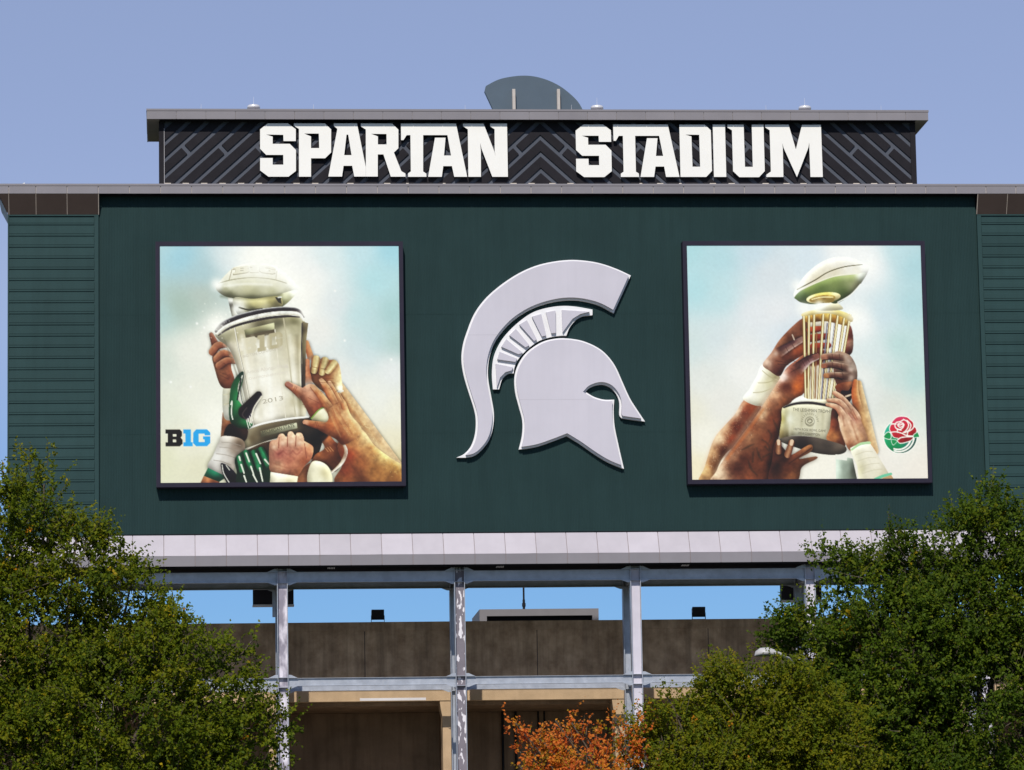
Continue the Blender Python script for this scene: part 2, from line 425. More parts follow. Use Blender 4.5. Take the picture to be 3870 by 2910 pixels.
def paint_left(n):
    def tf(x, y):
        v = (y - 80) / 1457.0
        return (x - 72 - 6 * v) / (1471 + 12 * v), v
    p = Print(n, tf); S = p.shape; K = p.stroke
    p.bg([(75,80,(165,200,212)),(200,150,(150,195,215)),(330,250,(160,190,200)),(75,500,(165,195,195)),(200,450,(158,178,168)),(330,380,(172,184,176)),(100,800,(198,208,198)),(250,750,(225,225,215)),(400,700,(235,232,222)),(100,1100,(213,217,200)),(300,1000,(225,225,212)),(100,1400,(213,213,182)),(300,1450,(213,210,182)),(250,1300,(225,222,200)),(700,120,(225,228,232)),(500,150,(205,218,225)),(850,150,(236,236,238)),(1000,250,(236,235,236)),(950,350,(241,239,233)),(1100,150,(205,222,228)),(1300,100,(180,212,225)),(1500,100,(152,200,220)),(1400,300,(166,208,219)),(1520,500,(158,195,198)),(1300,500,(176,208,215)),(1150,450,(210,218,224)),(1050,600,(228,226,222)),(1400,650,(176,205,212)),(1530,680,(162,190,188)),(1300,750,(195,212,220)),(1500,850,(222,225,228)),(1200,850,(220,222,220)),(1400,1000,(225,228,222)),(1540,1100,(228,226,210)),(1300,1050,(230,226,212)),(1500,1300,(226,218,190)),(1545,1400,(212,196,152)),(430,1200,(232,230,215))])
    p.glow(700, 190, 150, (250, 248, 240), .85); p.glow(440, 560, 90, (248, 246, 236), .55); p.glow(930, 420, 130, (250, 246, 236), .6); p.glow(430, 1150, 120, (246, 244, 234), .55)
    # far left arm
    S([(465,1090),(512,1090),(505,1250),(450,1300),(452,1180)], [(460,1150,(196,128,82)),(500,1200,(150,85,50)),(455,1270,(205,150,105))])
    S([(462,955),(525,950),(522,1135),(465,1135)], [(470,1000,(228,226,206)),(515,1000,(196,190,160)),(480,1120,(236,234,220))])
    K([(465,1000),(520,990)],3,(200,195,165)); K([(468,1060),(518,1045)],3,(196,190,160))
    S([(395,760),(412,850),(438,930),(470,960),(525,952),(530,900),(512,840),(505,780),(450,740)], [(425,830,(176,112,76)),(500,900,(104,56,38)),(470,945,(122,66,42)),(450,880,(160,98,64)),(480,800,(120,66,44))])
    br = [(196,134,100),(168,104,72),(140,80,54),(84,42,30)]
    K([(388,628),(412,690)],[15,26],[(170,104,78),(140,78,54),(104,56,42)])
    K([(396,735),(430,697),(488,694)],[27,27,17],br,tip=None); K([(425,778),(465,745),(530,766)],[28,26,16],br); K([(440,820),(490,790),(552,800)],[28,24,16],br)
    for q in ((480,692),(520,760),(548,796)): K([(q[0]-12,q[1]-2),(q[0]+8,q[1]+2)],[8,9],(196,140,112))
    # far right arm and pointing hand
    K([(1170,960),(1290,1140),(1520,1500)],[40,52,80],[(236,196,150),(228,176,122),(200,136,84),(150,92,54)],fd=0)
    S([(1000,830),(1080,790),(1165,800),(1190,900),(1190,990),(1110,1000),(1010,920)], [(1175,900,(232,190,132)),(1090,890,(160,90,48)),(1050,860,(120,66,40)),(1180,970,(240,226,190)),(1120,960,(196,124,68))])
    K([(1155,985),(1198,978)],6,(232,228,215))
    K([(974,680),(988,730),(1006,790)],[17,20,26],[(220,150,98),(206,132,84),(170,94,52)])
    for a,b in (((1032,785),(1020,850)),((1086,795),(1070,862)),((1140,812),(1108,852))): K([a,b],[30,25],[(150,90,50),(206,176,118),(226,206,150),(190,140,84)][::-1])
    K([(978,795),(975,860),(985,940)],[18,24,34],[(190,112,74),(216,138,98),(186,104,64)])
    # trophy ball
    S([(415,340),(440,300),(490,245),(540,208),(640,185),(740,192),(830,235),(900,305),(930,345),(880,372),(800,398),(720,408),(620,412),(510,403),(450,380)],
      [(430,322,(248,248,242)),(470,345,(160,158,126)),(500,318,(232,230,210)),(620,340,(186,182,146)),(650,360,(160,158,124)),(640,398,(118,118,88)),(760,360,(176,174,140)),(860,350,(196,194,166)),(910,345,(240,240,232)),(600,250,(233,229,210)),(700,230,(238,234,218)),(800,260,(238,234,220)),(520,240,(226,222,204)),(640,300,(212,208,178)),(500,385,(120,120,92)),(770,310,(222,218,192)),(880,318,(236,234,222))])
    S([(800,390),(915,352),(900,390),(850,440),(815,455)], [(850,400,(196,196,160)),(900,370,(236,236,220)),(850,430,(150,150,110)),(820,440,(120,122,90))])
    K([(432,312),(520,289),(640,277),(760,287),(850,312)],2.5,(140,134,104)); K([(516,225),(498,290)],2.5,(160,152,126)); K([(792,235),(785,290)],2.5,(180,174,148))
    fb = lambda x, y: (522 + (x - 92) * .43, 200 + (y - 915) * .19 + ((x - 400) * .43) ** 2 * .0008)
    logo_letters(p, lambda x, y: (fb(x, y)[0] - 2, fb(x, y)[1] + 5), (132, 124, 98), (132, 124, 98)); logo_letters(p, fb, (216, 210, 184), (226, 220, 198))
    p.glow(690, 180, 125, (252, 250, 242), .9); p.glow(890, 300, 60, (252, 250, 242), .6)
    # stand below the ball
    S([(488,400),(520,404),(548,510),(515,520)], [(500,420,(240,240,236)),(515,450,(70,66,58)),(530,500,(226,224,214)),(510,480,(120,116,100))], sm=False)
    S([(525,404),(650,408),(800,392),(822,455),(700,478),(560,510)], [(560,470,(238,236,226)),(650,440,(190,182,128)),(700,430,(206,196,140)),(760,420,(150,142,96)),(640,470,(90,88,66)),(790,430,(110,104,76)),(720,465,(214,208,170)),(550,500,(240,240,234))])
    K([(560,462),(620,476),(700,470)],5,(74,72,56)); S([(780,400),(815,396),(820,440),(800,430)],(60,58,50),sm=False); K([(800,400),(818,398)],4,(240,240,232))
    p.glow(540, 470, 26, (255, 255, 250), .8)
    # cup body
    S([(420,620),(540,568),(650,542),(830,522),(960,535),(950,750),(952,950),(965,1135),(800,1155),(640,1195),(600,1050),(560,880),(500,720),(432,660)],
      [(455,640,(140,136,108)),(440,665,(206,200,176)),(490,650,(150,146,118)),(560,640,(176,168,136)),(560,700,(226,218,198)),(700,560,(92,86,66)),(800,545,(96,92,72)),(900,545,(112,108,80)),(900,590,(176,170,140)),(850,620,(196,190,164)),(900,720,(214,206,182)),(935,700,(176,166,134)),(700,720,(240,236,223)),(700,900,(242,238,226)),(800,1000,(238,232,218)),(880,900,(226,219,200)),(925,1050,(176,168,136)),(900,1100,(216,208,186)),(650,1100,(226,220,202)),(750,1120,(240,234,221)),(560,850,(228,220,201)),(500,700,(228,218,198)),(520,790,(214,204,180))])
    S([(590,600),(775,556),(778,606),(600,650)], [(600,620,(140,138,106)),(770,575,(170,168,134)),(690,640,(110,104,80))], sm=False)
    S([(602,634),(778,596),(781,624),(606,660)], (98,88,68), sm=False)
    K([(532,590),(560,740),(600,920),(648,1185)],5,[(120,112,92),(236,232,220),(180,172,150)]); K([(832,528),(858,700),(880,900),(908,1145)],4,(182,174,148)); K([(780,600),(800,800),(846,1140)],3,(222,214,196))
    fb = lambda x, y: (570 + (x - 92) * .42, 655 + (y - 915) * .44 - (x - 92) * .075)
    logo_letters(p, fb, (206, 198, 172), (176, 166, 136))
    S([(948,548),(985,560),(972,680),(966,1010),(944,1010)], [(955,600,(96,86,64)),(975,640,(132,122,92)),(955,900,(70,60,50))], sm=False); K([(947,560),(942,800),(948,1000)],3,(52,48,56))
    # reflections on the cup
    for xa,xb,c,a in ((575,668,(255,252,244),.5),(640,700,(196,190,170),.45),(730,760,(255,253,246),.5),(800,862,(206,200,178),.5),(870,920,(250,246,234),.4),(915,938,(120,112,88),.5)): K([(xa,640),((xa+xb)/2,880),(xb,1135)],[7,9,7],c,a=a,soft=8)
    K([(470,665),(540,860),(600,1080)],[3,4,3],(110,102,82),a=.6,soft=3)
    K([(450,392),(560,404),(700,402),(820,382)],[4,9,9,4],(86,86,62),a=.6,soft=7); K([(470,330),(600,316),(760,322)],[3,5,3],(250,248,236),a=.7,soft=5)
    # rim
    K([(420,606),(452,570),(540,527),(650,497),(760,478),(860,473),(925,482),(955,520)],[14,18,19,19,18,17,14,9],[(200,200,200),(58,52,58),(44,40,46),(120,92,70)])
    K([(424,622),(470,584),(545,552),(650,522),(760,502),(860,497),(925,504),(956,540)],[7,9,11,12,12,12,10,8],[(246,246,244),(236,234,226),(196,188,168)])
    K([(432,634),(480,600),(545,572),(650,544),(760,524),(860,517),(930,522)],[4,7,8,8,8,7,4],(60,52,52))
    p.glow(420, 575, 48, (255, 253, 246), .75); p.glow(960, 500, 40, (255, 252, 244), .7); p.glow(425, 318, 36, (255, 255, 250), .85); p.glow(845, 240, 46, (255, 252, 246), .7); p.glow(925,345,30,(255,254,248),.6)
    # base
    S([(612,1345),(700,1280),(1050,1225),(1070,1300),(1000,1400),(740,1410)], [(640,1330,(100,78,52)),(720,1320,(70,50,34)),(1040,1270,(22,18,18)),(1000,1330,(40,26,18)),(850,1290,(90,74,54))])
    K([(610,1332),(700,1292),(800,1270),(980,1236)],5,(226,220,205))
    S([(572,1240),(640,1194),(760,1166),(900,1144),(1000,1138),(1062,1172),(1066,1292),(1010,1290),(900,1250),(760,1276),(620,1322),(584,1322)],
      [(600,1290,(176,166,134)),(640,1270,(104,90,66)),(720,1250,(82,72,54)),(900,1220,(98,88,66)),(1000,1180,(60,50,42)),(1030,1260,(24,20,20)),(960,1240,(54,44,36)),(580,1250,(200,194,172))])
    S([(690,1224),(914,1172),(918,1206),(696,1260)], [(700,1240,(118,114,90)),(900,1190,(164,164,138))], sm=False)
    K([(588,1218),(700,1178),(850,1150),(985,1138)],[5,6,6,5],(240,238,234))
    # hand with the thumb on the cup
    S([(925,990),(960,952),(1000,935),(1045,965),(1090,1085),(1015,1150),(965,1075)], [(1000,1000,(222,150,118)),(960,1050,(176,100,66)),(1060,1080,(170,86,58)),(1010,970,(226,166,134)),(1000,1100,(160,84,52))], shd=.5)
    K([(860,938),(905,966),(965,1010)],[20,27,40],[(226,166,136),(206,138,106),(168,98,66),(120,66,44)]); K([(858,934),(880,946)],[12,11],(172,112,98))
    S([(1005,1150),(1090,1078),(1120,1150),(1065,1195)], [(1030,1150,(196,190,152)),(1100,1110,(226,220,190))], shd=.5); K([(1004,1148),(1050,1096),(1088,1078)],4,(126,160,72))
    # left glove
    S([(578,856),(588,880),(572,955),(548,1020),(584,1070),(566,1100),(604,1160),(644,1178),(604,1215),(520,1185),(498,1130),(500,1030),(510,950),(540,890)],
      [(525,1000,(34,112,66)),(552,920,(32,92,54)),(518,1120,(26,100,58)),(580,1180,(26,92,52)),(574,880,(18,44,36)),(556,1080,(40,116,66)),(545,1140,(16,60,36))], shd=.5)
    K([(580,884),(560,960),(572,1040),(586,1066)],[5,9,8,5],[(60,60,56),(214,214,204),(190,186,170)]); K([(508,1060),(516,1040),(512,1110),(520,1150)],3.5,(220,222,208)); K([(570,900),(556,990),(548,1030)],4,(14,34,28))
    S([(498,1178),(560,1205),(612,1212),(590,1285),(468,1258)], [(520,1220,(24,16,16)),(590,1240,(46,30,24)),(540,1260,(30,18,18))], shd=.5)
    K([(678,1000),(640,1050),(598,1105)],[22,33,44],[(58,52,74),(34,24,34),(26,18,22),(40,26,22)],fd=0); K([(698,1010),(650,1085),(630,1170)],[4,5,5],(214,208,190)); K([(606,1080),(580,1120),(600,1150)],4,(70,60,60))
    for i in range(4): K([(606+i*9,1160-i*14),(618+i*9,1205-i*14)],2.5,(230,226,214))
    # sleeve
    S([(462,1252),(575,1272),(594,1340),(535,1440),(492,1508),(368,1452),(400,1370),(434,1290)],
      [(450,1350,(216,211,206)),(535,1330,(148,132,118)),(500,1440,(176,166,156)),(418,1380,(238,236,233)),(565,1300,(86,72,58)),(400,1440,(202,197,192)),(480,1290,(196,188,178)),(470,1400,(206,200,194))], shd=.5)
    for a,b in (((440,1320),(560,1345)),((420,1360),(545,1390)),((404,1400),(510,1430)),((452,1290),(570,1312))): K([a,((a[0]+b[0])/2,(a[1]+b[1])/2-6),b],2.5,(150,140,130),a=.7)
    S([(368,1446),(484,1502),(436,1534),(342,1496)], [(400,1480,(26,104,78)),(450,1510,(16,66,50))], sm=False)
    S([(342,1496),(440,1534),(430,1545),(318,1545)], [(350,1520,(150,94,58)),(420,1540,(96,54,32))], sm=False)
    S([(448,1418),(505,1446),(550,1500),(545,1545),(490,1545),(458,1480)], [(480,1470,(26,26,36)),(520,1520,(18,16,22))], shd=.5); K([(455,1430),(465,1480),(500,1540)],3,(206,204,196)); K([(480,1432),(500,1460)],3,(190,190,180))
    # bottom glove
    S([(532,1400),(560,1360),(600,1338),(640,1345),(690,1322),(728,1370),(750,1430),(760,1545),(556,1545),(545,1470)], [(560,1400,(24,74,48)),(640,1420,(20,60,40)),(720,1450,(18,50,34)),(620,1520,(16,46,30)),(700,1520,(14,42,28))], shd=.5)
    gl = [(12,46,30),(34,118,76),(40,140,92),(22,84,54),(10,34,24)]
    for q in ([(562,1390),(574,1440),(582,1480)],[(604,1358),(620,1410),(640,1460)],[(652,1358),(672,1410),(692,1470)],[(698,1340),(722,1390),(742,1450)]): K(q,[24,27,24],gl[::-1],fd=.2)
    for a,b in (((602,1358),(622,1410)),((664,1362),(690,1422)),((718,1398),(746,1430)),((572,1428),(590,1480)),((632,1440),(648,1486)),((686,1450),(704,1530)),((590,1496),(604,1535)),((560,1380),(566,1402)),((646,1490),(670,1535))): K([a,b],[5,4],(226,228,212))
    # lower right arms
    S([(915,1495),(1000,1420),(1010,1545),(905,1545)], [(940,1500,(150,94,56)),(990,1470,(110,64,38))], shd=.5)
    S([(1060,1265),(1110,1250),(1150,1290),(1198,1330),(1205,1400),(1150,1475),(1100,1440),(1050,1412),(1000,1425),(1028,1370),(1085,1330)],
      [(1090,1280,(180,104,60)),(1120,1350,(150,82,44)),(1165,1400,(78,38,20)),(1050,1390,(160,92,50)),(1160,1310,(88,44,24)),(1110,1420,(110,58,30))], shd=.5)
    for i in range(3): K([(1090+i*14,1330-i*4),(1108+i*16,1352-i*2)],2,(206,140,92))
    S([(1000,1425),(1052,1410),(1112,1450),(1128,1545),(985,1545)], [(1020,1460,(230,224,192)),(1100,1480,(196,186,146)),(1050,1530,(226,220,188))], shd=.5)
    S([(1060,1220),(1110,1250),(1060,1300),(1000,1330),(1030,1260)], (18,12,12), soft=1, a=.85)
    # big front arm and hand
    S([(1168,1300),(1300,1210),(1400,1320),(1500,1395),(1575,1450),(1575,1550),(1165,1550),(1195,1430)],
      [(1250,1280,(220,144,84)),(1340,1280,(236,186,124)),(1380,1340,(216,150,86)),(1450,1380,(228,184,112)),(1540,1440,(204,150,76)),(1300,1430,(166,96,50)),(1400,1470,(166,108,52)),(1210,1460,(146,66,36)),(1510,1520,(140,90,42)),(1225,1380,(190,72,34)),(1180,1530,(150,86,44)),(1300,1540,(120,72,36))], shd=.5)
    K([(1195,1292),(1218,1350),(1192,1420),(1128,1480)],[6,11,10,5],[(250,244,232),(226,214,196),(196,170,140)])
    S([(1082,1046),(1135,1006),(1205,1030),(1248,1125),(1315,1225),(1210,1310),(1150,1272),(1050,1218),(1060,1190),(1110,1150)],
      [(1150,1100,(230,156,100)),(1210,1130,(236,176,120)),(1270,1210,(226,160,98)),(1120,1200,(172,90,46)),(1180,1275,(126,62,34)),(1160,1180,(206,126,74)),(1080,1205,(150,76,42))], shd=.5)
    fg = [(240,184,130),(228,156,102),(206,126,76),(160,84,46)]
    K([(1172,1000),(1192,1040),(1205,1080)],[13,15,17],fg); K([(1116,928),(1150,995),(1186,1065)],[14,20,23],fg,tip=(240,184,142)); K([(1066,914),(1106,975),(1152,1070)],[17,26,31],fg,tip=(240,184,142)); K([(1012,952),(1062,1010),(1124,1100)],[17,25,33],fg,tip=(236,176,134))
    K([(966,1170),(1022,1184),(1105,1200)],[17,25,34],[(222,148,98),(196,118,74),(160,86,50),(104,52,30)],tip=(224,160,128))
    K([(1135,1085),(1150,1130)],3,(180,104,62),a=.7); K([(1175,1075),(1185,1115)],3,(184,108,66),a=.7)
    K([(1250,1130),(1320,1225),(1410,1315),(1560,1440)],[8,12,12,10],(250,224,176),a=.6,soft=9)
    K([(1180,1300),(1230,1400),(1330,1540)],[10,18,20],(96,46,26),a=.5,soft=12)
    # fist
    S([(745,1312),(758,1282),(790,1274),(805,1246),(830,1240),(852,1262),(862,1232),(885,1227),(905,1250),(916,1235),(944,1238),(958,1268),(962,1285),(1010,1315),(1016,1350),(1000,1400),(960,1442),(922,1498),(870,1500),(758,1476),(744,1400)],
      [(780,1320,(222,164,130)),(850,1280,(230,178,145)),(900,1275,(232,180,148)),(940,1280,(226,168,134)),(850,1345,(206,126,104)),(810,1362,(186,98,86)),(870,1400,(196,112,88)),(900,1430,(206,130,96)),(800,1440,(228,166,128)),(985,1340,(200,122,86)),(960,1410,(156,82,50)),(930,1475,(176,106,68)),(930,1350,(200,124,96))], shd=.5)
    for a,b in (((806,1262),(802,1326)),((858,1250),(856,1318)),((910,1252),(906,1316)),((962,1300),(974,1390))): K([a,b],[2,3.5],(158,84,62),a=.85)
    S([(753,1474),(922,1502),(914,1545),(748,1545)], [(780,1500,(236,229,200)),(900,1530,(206,196,160))], sm=False)
    # creases, tendons, nails and lit skin flecks
    def crease(pts, w=2, c=(96,48,30), a=.42): K(pts, w, c, a=a)
    for q in ([(1100,1050),(1112,1062)],[(1060,985),(1078,978)],[(1068,992),(1086,986)],[(1112,965),(1130,955)],[(1118,974),(1136,964)],[(1152,985),(1166,976)],[(1030,1170),(1040,1196)],[(1040,1170),(1050,1196)],[(1110,1085),(1134,1070)],[(1150,1060),(1172,1050)],[(905,950),(892,976)],[(914,954),(902,982)],[(950,1060),(1000,1088)],[(960,1075),(1010,1104)],[(985,1020),(1050,1052)]): crease(q)
    for q in ([(1140,1090),(1195,1180),(1235,1250)],[(1170,1085),(1225,1160),(1275,1230)],[(1115,1110),(1150,1190),(1185,1260)]): K(q,3,(246,196,140),a=.32,soft=3)
    for q in ([(1128,1100),(1168,1185),(1205,1262)],[(1158,1088),(1210,1170),(1255,1245)]): K(q,3,(140,74,40),a=.4,soft=3)
    for q in ([(770,1340),(800,1365),(830,1345)],[(830,1345),(860,1368),(890,1346)],[(890,1345),(915,1365),(940,1345)]): K(q,3,(140,66,58),a=.4,soft=3)
    for x,y in ((775,1320),(828,1300),(880,1290),(930,1300)): p.glow(x,y,14,(252,214,186),.55)
    for q in ([(770,1420),(860,1450),(930,1440)],[(790,1450),(860,1470)]): K(q,3,(170,96,70),a=.4,soft=3)
    for q in ([(430,715),(440,728)],[(455,760),(466,772)],[(465,805),(476,815)],[(440,860),(490,880)],[(445,880),(495,905)]): crease(q,2,(70,34,24))
    for q in ([(1010,830),(1050,838)],[(1065,840),(1098,846)],[(1040,905),(1140,900)],[(1050,925),(1150,930)]): crease(q,2.5,(120,64,34))
    rg = np.random.default_rng(12)
    for _ in range(170):
        t = rg.random(); x = 1225 + t * 330 + rg.normal(0, 16); y = 1150 + t * 280 + rg.normal(0, 18) + abs(rg.normal(0, 40)); K([(x,y),(x+rg.normal(0,5),y+rg.normal(0,4))],1.4,(255,224,160),a=.35)
    for _ in range(60):
        t = rg.random(); x = 1225 + t * 180; y = 1010 + t * 290; K([(x+rg.normal(0,8),y+rg.normal(0,8)),(x+rg.normal(0,8)+4,y+rg.normal(0,8)+3)],1.4,(255,228,170),a=.3)
    # company mark bottom left
    f = lambda x, y: ((600 + x / 3.615 - 560) * 1.63, (1370 + y / 3.615 - 880) * 1.63)
    logo_letters(p, f, (24, 18, 16), (30, 160, 246))
    rng = np.random.default_rng(2)
    for x,y in ((1150,360),(1210,668),(1498,785),(262,950),(140,920),(345,585),(300,560)): p.glow(x,y,7,(250,250,250),.9)
    for _ in range(40): p.glow(440+rng.normal(0,60), 560+rng.normal(0,50), 4, (255,253,246), .5)
    return p.done()

def paint_right(n):
    def tf(x, y):
        v = (y - 76) / 1440.0
        return (x - 91 - 34 * v) / (1440 + 12 * v), v
    p = Print(n, tf); p.lit = (-.8, -.9); S = p.shape; K = p.stroke
    p.bg([(95,80,(162,205,216)),(300,150,(168,205,218)),(150,350,(166,208,220)),(300,400,(178,210,220)),(500,120,(184,205,222)),(600,250,(204,212,222)),(850,150,(200,215,230)),(1050,120,(229,231,236)),(1200,200,(234,235,240)),(1400,120,(178,210,222)),(1500,200,(162,200,212)),(1480,450,(166,202,212)),(1300,500,(190,212,225)),(1400,700,(173,205,206)),(1250,750,(205,220,225)),(1500,900,(172,205,205)),(1350,900,(188,210,210)),(1250,1000,(216,219,216)),(1350,1070,(204,208,200)),(1560,1100,(200,212,205)),(1550,1450,(229,219,209)),(1300,1300,(229,223,213)),(1250,1450,(229,221,213)),(500,500,(215,219,228)),(650,500,(222,223,230)),(300,650,(198,212,220)),(120,700,(195,212,215)),(400,700,(222,223,226)),(450,850,(233,231,229)),(200,900,(215,218,215)),(300,1050,(222,220,215)),(130,1100,(222,218,200)),(200,1250,(233,229,216)),(140,1450,(236,221,186)),(900,1450,(238,231,217)),(700,600,(200,212,226)),(1160,560,(232,234,238)),(1180,900,(226,228,226))])
    p.glow(1130, 190, 150, (246,246,248), .7); p.glow(1120, 540, 90, (250,250,250), .7); p.glow(900, 460, 90, (250,250,248), .7)
    # far arm
    S([(455,1022),(548,1062),(505,1150),(420,1280),(330,1360),(280,1450),(270,1530),(165,1530),(200,1440),(255,1275),(325,1185),(385,1120)],
      [(330,1200,(176,128,94)),(400,1200,(118,48,24)),(450,1110,(130,62,38)),(490,1100,(170,76,32)),(255,1350,(176,130,90)),(215,1470,(212,160,104)),(320,1340,(92,42,20)),(395,1095,(200,168,144)),(290,1270,(206,170,136)),(380,1280,(150,60,26)),(270,1440,(130,80,46))])
    S([(560,812),(655,878),(665,935),(612,995),(548,1068),(438,1026),(478,960),(520,885)], [(490,990,(240,235,220)),(600,920,(204,196,160)),(560,1030,(228,221,195)),(540,880,(238,234,218)),(640,900,(150,138,104)),(520,950,(226,219,192))])
    for a,b in (((530,925),(640,905)),((500,985),(610,960)),((555,850),(650,910))): K([a,((a[0]+b[0])/2,(a[1]+b[1])/2+8),b],3,(170,160,126),a=.7)
    # cage interior seen between the bars
    S([(815,540),(1095,560),(1070,760),(1010,1030),(830,1030)], [(1000,620,(246,244,240)),(900,560,(214,204,186)),(1050,640,(240,238,236)),(870,900,(190,176,156)),(960,950,(232,222,200)),(1000,720,(244,242,238))])
    # back hand
    S([(806,528),(740,578),(662,660),(610,740),(558,812),(600,852),(662,885),(702,825),(762,782),(830,735),(850,650),(835,560)],
      [(740,600,(132,82,58)),(680,680,(122,78,54)),(620,752,(156,116,96)),(588,802,(184,152,134)),(700,760,(108,54,36)),(660,845,(86,42,34)),(785,735,(176,82,38)),(805,600,(116,66,42)),(720,640,(96,56,38)),(650,800,(126,72,50))])
    K([(796,658),(722,700),(652,742)],[21,27,36],[(70,42,46),(100,64,64),(150,112,100),(186,156,146)][::-1],tip=(150,116,106)); K([(740,630),(752,660)],4,(190,168,150))
    K([(850,602),(916,592)],[24,19],[(200,92,46),(176,66,34),(104,34,24)]); K([(852,652),(950,640)],[26,21],[(176,62,32),(140,46,24),(84,26,20)]); K([(870,704),(962,696)],[25,20],[(190,74,40),(158,52,28),(90,30,22)])
    S([(830,720),(960,735),(930,800),(850,820)], (110,44,30), soft=1)
    S([(1076,590),(1100,578),(1116,650),(1108,742),(1056,756)], [(1090,640,(118,54,44)),(1110,680,(176,134,112)),(1075,740,(96,44,34))])
    # forearm in front with dark marks on the skin
    S([(830,752),(760,790),(700,840),(650,920),(560,1060),(470,1190),(350,1350),(270,1470),(258,1530),(590,1530),(622,1420),(652,1270),(682,1180),(694,1085),(752,1032),(815,985),(852,880)],
      [(745,858,(116,66,54)),(682,892,(212,184,176)),(702,950,(98,44,26)),(636,1000,(200,144,110)),(775,950,(206,98,30)),(800,900,(170,80,36)),(700,1050,(152,86,46)),(552,1115,(212,168,130)),(620,1150,(132,66,36)),(470,1240,(196,138,96)),(580,1280,(126,66,36)),(370,1370,(172,120,88)),(450,1400,(98,48,28)),(540,1420,(118,62,34)),(292,1480,(206,172,142)),(480,1500,(134,72,40)),(642,1250,(84,38,22)),(612,1430,(56,26,18)),(400,1450,(80,40,26)),(660,1120,(110,56,32)),(510,1210,(150,88,54))])
    K([(660,900),(560,1050),(470,1180),(350,1345),(275,1465)],[10,14,14,14,12],(236,206,178),a=.55,soft=9)
    K([(690,1100),(650,1260),(610,1420),(590,1530)],[16,22,24,24],(54,26,18),a=.5,soft=12)
    K([(450,1035),(390,1120),(262,1275),(190,1450)],[8,10,10,8],(224,192,164),a=.5,soft=8)
    ink = (40,38,30)
    for q in ([(470,1400),(486,1450),(525,1492)],[(520,1325),(535,1370),(552,1402)],[(556,1275),(590,1300),(600,1340),(572,1318)],[(622,1150),(640,1190),(654,1230)],[(430,1335),(470,1315),(505,1300)],[(590,1215),(612,1250),(596,1290)],[(500,1350),(496,1410)],[(560,1380),(600,1360)]): K(q,[3,7,3][:len(q)] if len(q)==3 else 5,ink,a=.42,soft=2.5)
    # cage gold and bars
    S([(822,505),(960,492),(1085,530),(1078,575),(950,548),(826,552)], [(860,530,(196,140,50)),(920,525,(214,160,64)),(1000,545,(170,112,34)),(1060,555,(206,160,70)),(900,545,(120,78,26)),(960,525,(232,190,96))])
    for xa, xb in ((810,822),(842,838),(874,862),(930,900),(975,930),(1020,955),(1062,985),(1096,1006)):
        K([(xa,510),(xb,1030)],[9,7],[(120,96,52),(236,214,140),(250,244,214),(190,148,60),(96,78,60)])
    K([(955,560),(918,1030)],4,(120,120,140)); K([(1000,560),(945,1030)],3,(150,150,160)); K([(890,620),(880,1020)],4,(160,110,60))
    S([(794,508),(830,486),(960,468),(1062,490),(1112,522),(1104,552),(1050,522),(950,498),(822,514)], [(820,500,(214,186,112)),(940,480,(246,236,192)),(1060,500,(226,200,124)),(1100,535,(196,160,80))])
    S([(925,425),(1000,425),(1050,474),(890,478)], [(940,440,(252,250,240)),(1000,450,(226,216,176)),(960,470,(240,230,196))])
    # ball
    S([(748,382),(770,330),(830,250),(920,180),(1020,147),(1120,158),(1190,193),(1214,214),(1196,262),(1150,332),(1090,392),(1010,437),(950,424),(880,442),(800,432),(764,412)],
      [(900,230,(228,219,200)),(1000,185,(236,229,217)),(1100,190,(238,233,224)),(1190,210,(252,252,250)),(830,290,(228,218,198)),(790,330,(238,235,228)),(1000,240,(218,208,184)),(1140,230,(232,226,210)),(900,280,(214,203,178))])
    S([(754,396),(800,352),(900,304),(1000,272),(1130,256),(1192,250),(1150,332),(1090,392),(1010,437),(950,424),(880,442),(800,432),(764,412)],
      [(850,345,(110,124,70)),(1000,308,(122,136,82)),(1100,282,(136,146,98)),(900,395,(92,112,58)),(780,395,(90,106,72)),(1050,380,(86,102,58)),(1172,268,(206,210,200)),(1135,325,(150,150,116)),(820,420,(70,84,50))])
    K([(770,350),(880,292),(960,243),(1060,210),(1172,196)],[3,3.5,3,3,2],(92,86,52)); K([(790,356),(890,308),(1000,268),(1120,250)],[2,3,3,2],(236,230,204)); K([(1020,430),(1100,384),(1160,318)],[3,4,3],(236,236,228))
    th = np.linspace(0, 2 * np.pi, 24, endpoint=False); ell = lambda cx, cy, a, b, r=-.12: [(cx + a * math.cos(t) * math.cos(r) - b * math.sin(t) * math.sin(r), cy + a * math.cos(t) * math.sin(r) + b * math.sin(t) * math.cos(r)) for t in th]
    S(ell(932,402,106,33), [(850,410,(240,216,150)),(930,375,(224,186,92)),(1030,390,(250,232,170)),(920,430,(150,116,50))])
    S(ell(925,408,82,22), [(870,412,(150,116,48)),(930,395,(120,92,40)),(980,400,(214,176,84)),(920,425,(200,156,60))]); S(ell(965,420,34,14), (150,124,60)); K([(860,412),(920,398),(990,398)],3,(246,226,160))
    p.glow(905, 448, 34, (255,255,250), .85); p.glow(770,325,34,(255,255,252),.8); p.glow(1204,208,40,(255,255,252),.85); p.glow(812,468,40,(255,254,248),.7); p.glow(1110,520,36,(255,252,240),.7)
    # fingers in front of the cage
    K([(890,764),(832,790),(765,850)],[21,28,40],[(56,32,36),(84,50,50),(128,92,92),(200,176,170)][::-1],tip=(160,100,82))
    S([(1000,742),(1082,750),(1124,800),(1142,870),(1132,925),(1105,965),(1040,965),(1000,900)], [(1060,770,(156,126,106)),(1112,830,(182,164,150)),(1104,905,(150,122,108)),(1030,900,(76,42,34)),(1060,955,(112,56,36)),(1080,860,(120,90,78))])
    dk = [(182,152,132),(136,98,80),(96,58,48),(50,28,26)]
